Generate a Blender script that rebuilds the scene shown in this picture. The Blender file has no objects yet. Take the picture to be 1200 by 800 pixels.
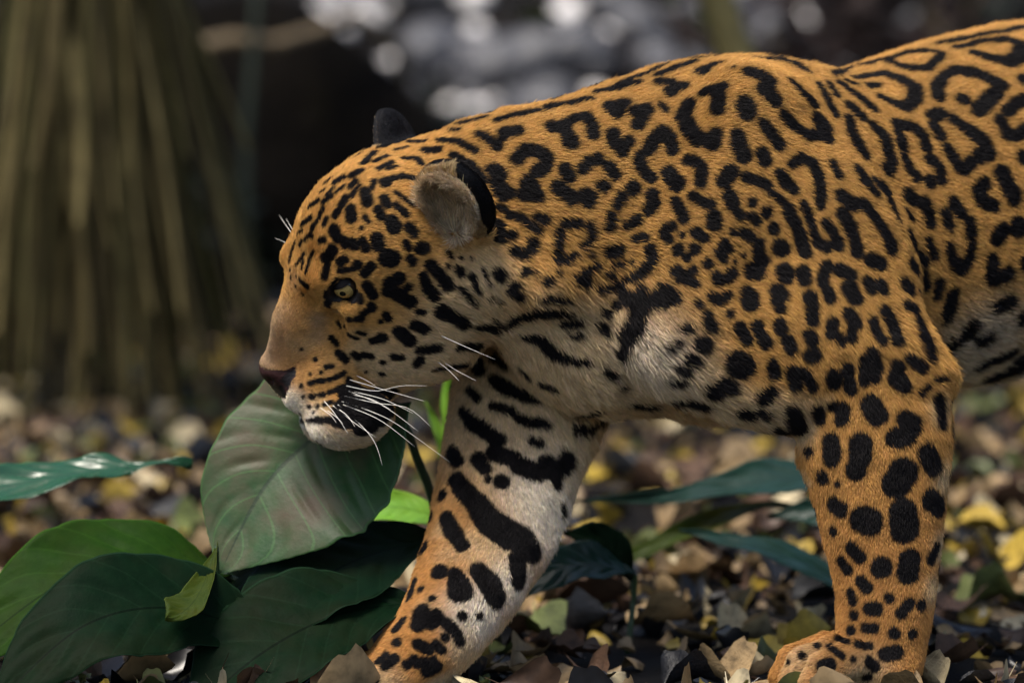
import bpy, bmesh, math, random, time
import numpy as np
from mathutils import Vector, Matrix
from mathutils.bvhtree import BVHTree
T0 = time.time()
rng = np.random.default_rng(7)
random.seed(7)
FUR_SCALE = 1.0
scene = bpy.context.scene
COL = scene.collection

# ------------------------------------------------------------------ camera, sky, sun, exposure
DIST = 5.0                     # metres from the lens to the plane of the jaguar's eye
PITCH = math.radians(5.5)      # lens tipped a little down
CAM_H = 0.908
cam_data = bpy.data.cameras.new('camera')
cam = bpy.data.objects.new('camera', cam_data); COL.objects.link(cam)
cam.location = (0, -DIST, CAM_H)
cam.rotation_euler = (math.pi / 2 - PITCH, 0, 0)
cam_data.sensor_width = 36.0
cam_data.lens = 150.0
cam_data.clip_end = 500
cam_data.dof.use_dof = True
cam_data.dof.focus_distance = DIST - 0.01
cam_data.dof.aperture_fstop = 2.35
cam_data.dof.aperture_blades = 0
scene.camera = cam

SUN_EL, SUN_AZ = math.radians(66), math.radians(-140)   # azimuth measured from +Y (behind the jaguar) towards +X
world = bpy.data.worlds.new('World'); scene.world = world
world.use_nodes = True
wn = world.node_tree.nodes; wl = world.node_tree.links
sky = wn.new('ShaderNodeTexSky'); sky.sky_type = 'NISHITA'; sky.sun_disc = False
sky.sun_elevation = SUN_EL; sky.sun_rotation = SUN_AZ
sky.air_density = 1.0; sky.dust_density = 3.0; sky.ozone_density = 1.0
bg = wn['Background']; bg.inputs['Strength'].default_value = 0.062
wl.new(sky.outputs[0], bg.inputs['Color'])
sun_data = bpy.data.lights.new('sun', 'SUN'); sun_data.energy = 1.5; sun_data.angle = math.radians(22)
sun_data.color = (1.0, 0.93, 0.82)
sun = bpy.data.objects.new('sun', sun_data); COL.objects.link(sun)
sd = Vector((math.sin(SUN_AZ) * math.cos(SUN_EL), math.cos(SUN_AZ) * math.cos(SUN_EL), math.sin(SUN_EL)))
sun.rotation_euler = sd.to_track_quat('Z', 'Y').to_euler()
sun.location = (0, 0, 6)
scene.view_settings.view_transform = 'Standard'
scene.view_settings.look = 'None'
scene.view_settings.exposure = 1.75
scene.view_settings.gamma = 1.0
scene.render.engine = 'CYCLES'
scene.cycles.use_denoising = True
scene.cycles.max_bounces = 6
scene.cycles.transparent_max_bounces = 8
scene.cycles.sample_clamp_indirect = 6.0
try:
    scene.cycles_curves.shape = 'RIBBONS'
    scene.cycles_curves.subdivisions = 2
except Exception:
    pass

# ------------------------------------------------------------------ measuring frame
# The jaguar is laid out in millimetres in a frame whose axes are right, down and away from the lens,
# measured from the point the lens looks at; px / py are side-view drawing coordinates (1 unit = 1 mm at depth 0).
Dm = DIST * 1000.0
fwd = np.array((0, math.cos(PITCH), -math.sin(PITCH)))
upv = np.array((0, math.sin(PITCH), math.cos(PITCH)))
rgt = np.array((1.0, 0, 0))
camp = np.array((0, -DIST, CAM_H))
def G(px, py, d=0.0):
    s = (Dm + d) / Dm
    return np.array(((px - 600) * s, (py - 400) * s, d))
def g2w(g):
    g = np.asarray(g, float)
    return camp + (g[..., 0:1] * rgt - g[..., 1:2] * upv + (g[..., 2:3] + Dm) * fwd) / 1000.0
def g2px(g):
    s = Dm / (Dm + g[..., 2])
    return g[..., 0] * s + 600, g[..., 1] * s + 400
def W(px, py, d=0.0):
    return Vector(g2w(G(px, py, d)))
def ground_depth(py):          # depth (mm) at which flat ground is seen at drawing height py
    k = (py - 400) / Dm
    return CAM_H * 1000 / (math.sin(PITCH) + k * math.cos(PITCH)) - Dm
def ground_py(d):
    return 400 + (CAM_H * 1000 - (Dm + d) * math.sin(PITCH)) / math.cos(PITCH) * Dm / (Dm + d)

# ------------------------------------------------------------------ helpers
def tag(o, label=None, cat=None, group=None, kind=None):
    if label: o['label'] = label
    if cat: o['category'] = cat
    if group: o['group'] = group
    if kind: o['kind'] = kind
    return o
def mesh_obj(name, verts, faces, mat=None, parent=None, smooth=True):
    me = bpy.data.meshes.new(name)
    me.from_pydata([tuple(v) for v in verts], [], [tuple(f) for f in faces])
    if smooth: me.shade_smooth()
    me.update()
    o = bpy.data.objects.new(name, me); COL.objects.link(o)
    if mat: me.materials.append(mat)
    if parent: set_parent(o, parent)
    return o
def set_parent(o, p):
    o.parent = p
    o.matrix_parent_inverse = Matrix.Translation(p.location).inverted() if p.type == 'EMPTY' else p.matrix_world.inverted()
def empty(name, loc):
    o = bpy.data.objects.new(name, None); COL.objects.link(o); o.location = loc
    o.empty_display_size = 0.05
    return o
def tube(pts, radii, n=8, cap=True):
    pts = [Vector(p) for p in pts]
    verts, faces = [], []
    ref = Vector((0.13, 0.31, 0.94))
    for i, p in enumerate(pts):
        t = (pts[min(i + 1, len(pts) - 1)] - pts[max(i - 1, 0)]).normalized()
        a = t.cross(ref)
        if a.length < 0.05: a = t.cross(Vector((1, 0, 0)))
        a.normalize(); b = t.cross(a)
        for k in range(n):
            an = 2 * math.pi * k / n
            verts.append(p + (a * math.cos(an) + b * math.sin(an)) * radii[i])
    for i in range(len(pts) - 1):
        for k in range(n):
            k2 = (k + 1) % n
            faces.append((i * n + k, i * n + k2, (i + 1) * n + k2, (i + 1) * n + k))
    if cap:
        faces.append(tuple(range(n))[::-1]); faces.append(tuple(range((len(pts) - 1) * n, len(pts) * n)))
    return verts, faces
def spline(P, n):              # Catmull-Rom through rows of P
    P = np.asarray(P, float); m = len(P)
    out = []
    for t in np.linspace(0, m - 1, n):
        i = min(int(t), m - 2); f = t - i
        p0, p1, p2, p3 = P[max(i - 1, 0)], P[i], P[i + 1], P[min(i + 2, m - 1)]
        out.append(0.5 * (2 * p1 + (p2 - p0) * f + (2 * p0 - 5 * p1 + 4 * p2 - p3) * f * f + (3 * p1 - p0 - 3 * p2 + p3) * f ** 3))
    return np.array(out)
class NT:                      # tiny node-tree helper
    def __init__(self, name):
        self.m = bpy.data.materials.new(name); self.m.use_nodes = True
        self.n = self.m.node_tree.nodes; self.l = self.m.node_tree.links
        self.b = self.n['Principled BSDF']
    def node(self, t, **kw):
        o = self.n.new(t)
        for k, v in kw.items():
            if k in o.inputs: o.inputs[k].default_value = v
            else: setattr(o, k, v)
        return o
    def noise(self, scale, detail=4, rough=0.55, vec=None):
        o = self.n.new('ShaderNodeTexNoise'); o.inputs['Scale'].default_value = scale
        o.inputs['Detail'].default_value = detail; o.inputs['Roughness'].default_value = rough
        if vec is None:
            tc = self.n.new('ShaderNodeTexCoord'); vec = tc.outputs['Object']
        self.l.new(vec, o.inputs['Vector'])
        return o.outputs['Fac']
    def ramp(self, fac, stops):
        r = self.n.new('ShaderNodeValToRGB'); e = r.color_ramp.elements
        while len(e) < len(stops): e.new(0.5)
        for q, (p, c) in zip(e, stops): q.position = p; q.color = (*c, 1) if len(c) == 3 else c
        self.l.new(fac, r.inputs['Fac']); return r.outputs['Color']
    def mix(self, fac, a, b, mode='MIX'):
        o = self.n.new('ShaderNodeMix'); o.data_type = 'RGBA'; o.blend_type = mode
        for s, v in ((o.inputs[0], fac), (o.inputs[6], a), (o.inputs[7], b)):
            if isinstance(v, (int, float)): s.default_value = v
            elif isinstance(v, tuple): s.default_value = (*v, 1)
            else: self.l.new(v, s)
        return o.outputs[2]
    def math(self, op, a, b=0.0):
        o = self.n.new('ShaderNodeMath'); o.operation = op
        for s, v in ((o.inputs[0], a), (o.inputs[1], b)):
            if isinstance(v, (int, float)): s.default_value = v
            else: self.l.new(v, s)
        return o.outputs[0]
    def bump(self, h, strength=0.3, dist=0.01):
        o = self.n.new('ShaderNodeBump'); o.inputs['Strength'].default_value = strength; o.inputs['Distance'].default_value = dist
        self.l.new(h, o.inputs['Height']); self.l.new(o.outputs[0], self.b.inputs['Normal'])
    def attr(self, name):
        o = self.n.new('ShaderNodeAttribute'); o.attribute_name = name; return o
    def set(self, **kw):
        for k, v in kw.items():
            s = self.b.inputs[k.replace('_', ' ')]
            if isinstance(v, tuple): s.default_value = (*v, 1)
            elif isinstance(v, (int, float)): s.default_value = v
            else: self.l.new(v, s)
        return self
# ------------------------------------------------------------------ the jaguar: one implicit body, meshed once
HF = np.array((-.831, .542, -.129)); HU = np.array((-.387, -.729, -.565)); HL = np.array((-.40, -.42, .815))
HF /= np.linalg.norm(HF); HU -= HF * (HU @ HF); HU /= np.linalg.norm(HU)
_c = np.cross(HF, HU); HL = _c * np.sign(_c @ HL)
NOSE = G(311, 432, 72)
def head(f, u, l=0.0):
    return NOSE + f * HF + u * HU + l * HL
def to_head(p):
    q = p - NOSE
    return q @ HF, q @ HU, q @ HL

PR = []   # primitives: (kind, data, k, op)
def seg(a, b, ra, rb, va=None, k=25., op=1):
    """tapered elliptical segment; ra / rb = (radius along va, radius across); va = in-section axis"""
    a = np.asarray(a, float); b = np.asarray(b, float)
    t = b - a; L = np.linalg.norm(t); t = t / L
    if va is None: va = np.array((0, 0, 1.0))           # across = depth
    w = va - t * (va @ t); w /= np.linalg.norm(w)
    v = np.cross(w, t)
    PR.append(('seg', (a, t, L, v, w, ra, rb), k, op))
def ell(c, r, axes=None, k=25., op=1):
    if axes is None: axes = np.eye(3)
    PR.append(('ell', (np.asarray(c, float), np.asarray(axes, float), np.asarray(r, float)), k, op))
def chain(P, n, k=25., va=None):
    """rows px, py, depth, radius in the drawing plane, radius in depth"""
    S = spline(P, n)
    for i in range(len(S) - 1):
        p, q = S[i], S[i + 1]
        sp, sq = (Dm + p[2]) / Dm, (Dm + q[2]) / Dm
        seg(G(*p[:3]), G(*q[:3]), (p[3] * sp, p[4] * sp), (q[3] * sq, q[4] * sq), va, k if i == 0 else 16.)
def gell(px, py, d, r, ang=0., yaw=0., k=25., op=1):
    """ellipsoid, radii (along, across, depth); ang turns it in the drawing plane, yaw turns its long axis away"""
    c, s = math.cos(math.radians(ang)), math.sin(math.radians(ang))
    cy, sy = math.cos(math.radians(yaw)), math.sin(math.radians(yaw))
    e1 = np.array((c * cy, s * cy, sy)); e2 = np.array((-s, c, 0.0)); e3 = np.cross(e1, e2)
    ell(G(px, py, d), r, np.array((e1, e2, e3)), k, op)
HAX = np.array((HF, HU, HL))
def hell(f, u, l, r, k=18., op=1, both=True, pitch=0.):
    ax = HAX
    if pitch:
        c, s = math.cos(math.radians(pitch)), math.sin(math.radians(pitch))
        ax = np.array((HF * c + HU * s, HU * c - HF * s, HL))
    for sg in ((1, -1) if (both and l) else (1,)):
        ell(head(f, u, l * sg), r, ax, k, op)

# trunk: neck, chest, ribs, loin, rump
chain([(500, 290, 82, 100, 80), (580, 264, 98, 124, 88), (660, 270, 118, 148, 102), (740, 279, 140, 182, 118), (820, 281, 160, 204, 130),
       (900, 279, 182, 206, 138), (1000, 280, 235, 188, 140), (1100, 252, 300, 192, 142), (1200, 228, 365, 194, 144), (1330, 205, 445, 186, 146),
       (1470, 195, 530, 176, 146), (1590, 200, 600, 166, 145), (1680, 235, 655, 120, 120)], 40, 30.)
# near shoulder blade, upper arm, triceps
chain([(880, 128, 92, 60, 50), (848, 230, 68, 92, 60), (812, 330, 58, 98, 60), (800, 385, 60, 84, 58)], 9, 34.)
chain([(800, 385, 58, 80, 56), (880, 395, 52, 96, 58), (960, 405, 54, 100, 56), (1035, 420, 62, 74, 50)], 8, 30.)
gell(945, 300, 78, (150, 112, 62), 50, 0, 34.)
gell(628, 322, 46, (88, 46, 44), 8, 4, 16.)                      # loose ruff below the cheek
# near forearm and paw
chain([(1035, 425, 60, 70, 50), (1022, 500, 58, 86, 52), (1030, 560, 55, 75, 49), (1034, 620, 52, 65, 45), (1038, 680, 50, 54, 41), (1036, 722, 48, 49, 41), (1030, 768, 46, 46, 44)], 14, 22.)
gell(1085, 440, 62, (30, 24, 30), 40, 0, 22.)
gell(1008, 786, 44, (66, 34, 50), -6, -8, 22.)
for (x, y, d, r) in ((930, 792, 8, 22), (920, 789, 48, 23), (952, 796, -26, 20), (938, 786, 86, 21)):
    seg(G(x + 52, y - 28, d * .72 + 12), G(x + 14, y - 12, d), (22, 15), (r, r * .78), None, 8.)
    seg(G(x + 14, y - 12, d), G(x, y + 6, d), (r, r * .78), (r * .8, r * .7), None, 6.)
# far shoulder, chest, far fore leg and paw
gell(690, 330, 232, (150, 95, 60), 75, 0, 34.)
gell(700, 395, 150, (105, 88, 100), 0, 0, 34.)
chain([(640, 410, 236, 96, 60), (612, 490, 214, 80, 57), (594, 560, 180, 73, 54), (577, 620, 146, 68, 49), (550, 680, 108, 58, 45), (526, 722, 80, 48, 42), (496, 762, 58, 42, 42), (468, 788, 48, 38, 44)], 18, 22.)
gell(448, 800, 44, (54, 27, 48), -20, 0, 18.)
for (x, y, d, r) in ((394, 810, 28, 24), (390, 806, 64, 24), (410, 815, 0, 22), (406, 804, 92, 22)):
    seg(G(x + 46, y - 20, d * .8 + 10), G(x, y, d), (22, 17), (r * .9, r * .72), None, 9.)
# hind legs and tail (out of the photograph's frame)
for (x, d, sx) in ((1640, 545, 0), (1560, 730, 90)):
    gp = ground_py(d)
    chain([(x, 230, d + 30, 130, 75), (x - 45, 340, d, 105, 66), (x - 40 + sx * .3, 440, d, 74, 52), (x + 30 + sx * .5, 530, d, 50, 40), (x + 62 + sx * .6, 590, d, 40, 34),
           (x + 40 + sx * .7, gp - 62, d, 34, 34), (x + 20 + sx * .7, gp - 32, d, 34, 38)], 14, 26.)
    gell(x - 20 + sx * .7, gp - 28, d, (66, 28, 44), 0, 0, 16.)
chain([(1690, 190, 660, 44, 44), (1790, 260, 720, 34, 34), (1860, 390, 760, 29, 29), (1900, 520, 790, 27, 27), (1960, 590, 830, 25, 25), (2030, 600, 880, 23, 23)], 14, 24.)

# head
hell(-194, 64, 0, (104, 99, 92), 20.)
hell(-240, 10, 0, (80, 95, 82), 30.)
gell(468, 240, 112, (84, 76, 72), -20, 0, 26.)
hell(-135, -8, 0, (92, 84, 62), 20.)
hell(-185, -28, 58, (72, 78, 36), 24.)             # cheek muscle
hell(-116, 87, 33, (33, 20, 25), 16.)              # brow
hell(-126, 40, 46, (40, 36, 30), 18.)              # cheek bone
def hseg(a, b, ra, rb, k=14., both=False):
    for sg in ((1, -1) if both else (1,)):
        A = head(a[0], a[1], a[2] * sg); B = head(b[0], b[1], b[2] * sg)
        seg(A, B, ra, rb, HL, k)
hseg((-16, -8, 0), (-60, 30, 0), (19, 22), (26, 27), 12.)      # bridge of the nose
hseg((-60, 30, 0), (-112, 72, 0), (26, 27), (34, 40), 12.)
hseg((-26, -30, 0), (-95, -12, 0), (34, 30), (58, 50), 16.)    # muzzle
hell(-34, -38, 27, (36, 32, 29), 10.)                          # whisker pads
hell(-62, -34, 36, (34, 31, 26), 12.)
hseg((-34, -106, 0), (-84, -92, 0), (31, 29), (36, 38), 12.)    # chin
gell(410, 490, 60, (50, 33, 34), -12, 0, 26.)
hseg((-80, -80, 18), (-200, -56, 52), (32, 24), (48, 34), 20., True)
hell(-6, -4, 0, (14, 13, 20), 8.)                              # nose pad
hell(-13, -13, 15, (13, 10, 9), 7.)
hell(-84, 30, 52, (34, 16, 15), 16., -1, pitch=-38)
# carving: nostrils, mouth line, tear duct and eye sockets
hell(3, -10, 13, (9, 4.5, 4.5), 4., -1, pitch=-20)
hell(-8, -75, 0, (30, 3.5, 40), 8., -1, pitch=4)
EYE = (-126, 72, 51)
hell(-119, 73, 64, (22, 14, 14), 6., -1, pitch=-28)
# ears: a rounded cup each
EARS = []
for sg in (1, -1):
    c = head(-284, 106, 84 * sg) if sg < 0 else head(-274, 92, 86)
    n = HF * .86 + HU * .02 + HL * (.5 * sg); n /= np.linalg.norm(n)
    up = HU * .93 - HF * .28 + HL * (.30 * sg); up -= n * (up @ n); up /= np.linalg.norm(up)
    sd_ = np.cross(n, up)
    ax = np.array((up, sd_, n))
    ell(c, (62, 50, 24), ax, 10.)
    ell(c + n * 15 + up * 4, (51, 40, 24), ax, 5., -1)
    EARS.append((c, ax))

def eval_prim(p, X, Y, Z):
    f4 = np.float32
    def dot(o, a): return (X - f4(o[0])) * f4(a[0]) + (Y - f4(o[1])) * f4(a[1]) + (Z - f4(o[2])) * f4(a[2])
    kind, dat = p[0], p[1]
    if kind == 'ell':
        c, ax, r = dat
        q = [dot(c, ax[i] / r[i]) for i in range(3)]
        k0 = np.sqrt(q[0] ** 2 + q[1] ** 2 + q[2] ** 2)
        k1 = np.sqrt((q[0] * f4(1 / r[0])) ** 2 + (q[1] * f4(1 / r[1])) ** 2 + (q[2] * f4(1 / r[2])) ** 2) + f4(1e-9)
        return k0 * (k0 - 1) / k1
    a, t, L, v, w, ra, rb = dat
    s = dot(a, t); h = np.clip(s * f4(1 / L), 0, 1)
    rv = f4(ra[0]) + f4(rb[0] - ra[0]) * h; rw = f4(ra[1]) + f4(rb[1] - ra[1]) * h; rt = np.minimum(rv, rw)
    e = (s - h * f4(L)) / rt; x = dot(a, v) / rv; y = dot(a, w) / rw
    k0 = np.sqrt(x * x + y * y + e * e)
    k1 = np.sqrt((x / rv) ** 2 + (y / rw) ** 2 + (e / rt) ** 2) + f4(1e-9)
    return k0 * (k0 - 1) / k1
def prim_box(p):
    m = p[2] * .6 + 8
    if p[0] == 'ell':
        c, ax, r = p[1]; e = np.sqrt(((ax * r[:, None]) ** 2).sum(0)); return c - e - m, c + e + m
    a, t, L, v, w, ra, rb = p[1]
    b = a + t * L; r1 = max(ra); r2 = max(rb)
    return np.minimum(a - r1, b - r2) - m, np.maximum(a + r1, b + r2) + m
VOX = 3.4
LO = np.array((-330., -470., -90.)); HI = np.array((1720., 460., 960.))
N = np.ceil((HI - LO) / VOX).astype(int) + 1
vol = np.full(N, 60.0, np.float32)
axs = [(LO[i] + VOX * np.arange(N[i])).astype(np.float32) for i in range(3)]
for p in PR:
    lo, hi = prim_box(p)
    i0 = np.clip(np.floor((lo - LO) / VOX).astype(int), 0, N - 1); i1 = np.clip(np.ceil((hi - LO) / VOX).astype(int) + 1, 1, N)
    if (i1 <= i0).any(): continue
    sl = tuple(slice(a, b) for a, b in zip(i0, i1))
    d = eval_prim(p, axs[0][sl[0]][:, None, None], axs[1][sl[1]][None, :, None], axs[2][sl[2]][None, None, :])
    v0 = vol[sl]; k = np.float32(p[2])
    if p[3] > 0:
        hh = np.maximum(k - np.abs(v0 - d), 0) / k
        vol[sl] = np.minimum(v0, d) - hh * hh * k * .25
    else:
        d = -d; hh = np.maximum(k - np.abs(v0 - d), 0) / k
        vol[sl] = np.maximum(v0, d) + hh * hh * k * .25
print('volume', N, time.time() - T0)
def surface_nets(vol):
    ins = vol < 0
    nx, ny, nz = vol.shape
    cnt = np.zeros((nx - 1, ny - 1, nz - 1), np.uint8)
    for dx in (0, 1):
        for dy in (0, 1):
            for dz in (0, 1):
                cnt += ins[dx:nx - 1 + dx, dy:ny - 1 + dy, dz:nz - 1 + dz]
    act = np.argwhere((cnt > 0) & (cnt < 8))
    idx = np.full(cnt.shape, -1, np.int32); idx[act[:, 0], act[:, 1], act[:, 2]] = np.arange(len(act))
    acc = np.zeros((len(act), 3)); num = np.zeros(len(act))
    cor = [(a, b, c) for a in (0, 1) for b in (0, 1) for c in (0, 1)]
    val = {c: vol[act[:, 0] + c[0], act[:, 1] + c[1], act[:, 2] + c[2]].astype(float) for c in cor}
    for c in cor:
        for ax in range(3):
            if c[ax]: continue
            c2 = tuple(1 if i == ax else c[i] for i in range(3))
            a, b = val[c], val[c2]; m = (a < 0) != (b < 0)
            t = np.where(m, a / np.where(m, a - b, 1), 0)
            for i in range(3):
                acc[:, i] += np.where(m, c[i] + (t if i == ax else 0), 0)
            num += m
    verts = act + acc / num[:, None]
    faces = []
    for ax in range(3):
        s0 = [slice(None)] * 3; s1 = [slice(None)] * 3
        s0[ax] = slice(0, -1); s1[ax] = slice(1, None)
        A, B = ins[tuple(s0)], ins[tuple(s1)]
        e = np.argwhere(A != B)
        o1, o2 = (ax + 1) % 3, (ax + 2) % 3
        ok = (e[:, o1] > 0) & (e[:, o2] > 0) & (e[:, o1] < vol.shape[o1] - 1) & (e[:, o2] < vol.shape[o2] - 1)
        e = e[ok]
        def cell(d1, d2):
            q = e.copy(); q[:, o1] -= d1; q[:, o2] -= d2
            return idx[q[:, 0], q[:, 1], q[:, 2]]
        quad = np.stack((cell(1, 1), cell(0, 1), cell(0, 0), cell(1, 0)), 1)
        fl = A[e[:, 0], e[:, 1], e[:, 2]]
        quad = np.where(fl[:, None], quad, quad[:, ::-1])
        faces.append(quad)
    return verts, np.concatenate(faces)
BV, BF = surface_nets(vol)
BV = BV * VOX + LO
del vol
def smooth_mesh(V, F, it, lam=.5):
    E = np.concatenate([F[:, [i, (i + 1) % 4]] for i in range(4)])
    deg = np.bincount(E[:, 0], minlength=len(V)) + np.bincount(E[:, 1], minlength=len(V))
    for _ in range(it):
        S = np.stack([np.bincount(E[:, 0], V[E[:, 1], i], len(V)) + np.bincount(E[:, 1], V[E[:, 0], i], len(V)) for i in range(3)], 1)
        V = V + lam * (S / deg[:, None] - V)
    return V
BV = smooth_mesh(BV, BF, 2)
def vert_normals(V, F):
    n = np.cross(V[F[:, 2]] - V[F[:, 0]], V[F[:, 3]] - V[F[:, 1]])
    out = np.stack([sum(np.bincount(F[:, j], n[:, i], len(V)) for j in range(4)) for i in range(3)], 1)
    return out / (np.linalg.norm(out, axis=1, keepdims=True) + 1e-9)
BN = vert_normals(BV, BF)
c0 = BV.mean(0)
if ((BV - c0) * BN).sum(1).mean() < 0:
    BF = BF[:, ::-1].copy(); BN = -BN
print('body', len(BV), len(BF), time.time() - T0)
BODY_BVH = BVHTree.FromPolygons(BV.tolist(), BF.tolist())
EYE0 = Vector((0, 0, -Dm))
def lift(px, py):
    g = G(px, py, 0); d = Vector(g) - EYE0; d.normalize()
    h = BODY_BVH.ray_cast(EYE0, d)
    return np.array(h[0]) if h[0] is not None else None
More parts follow.
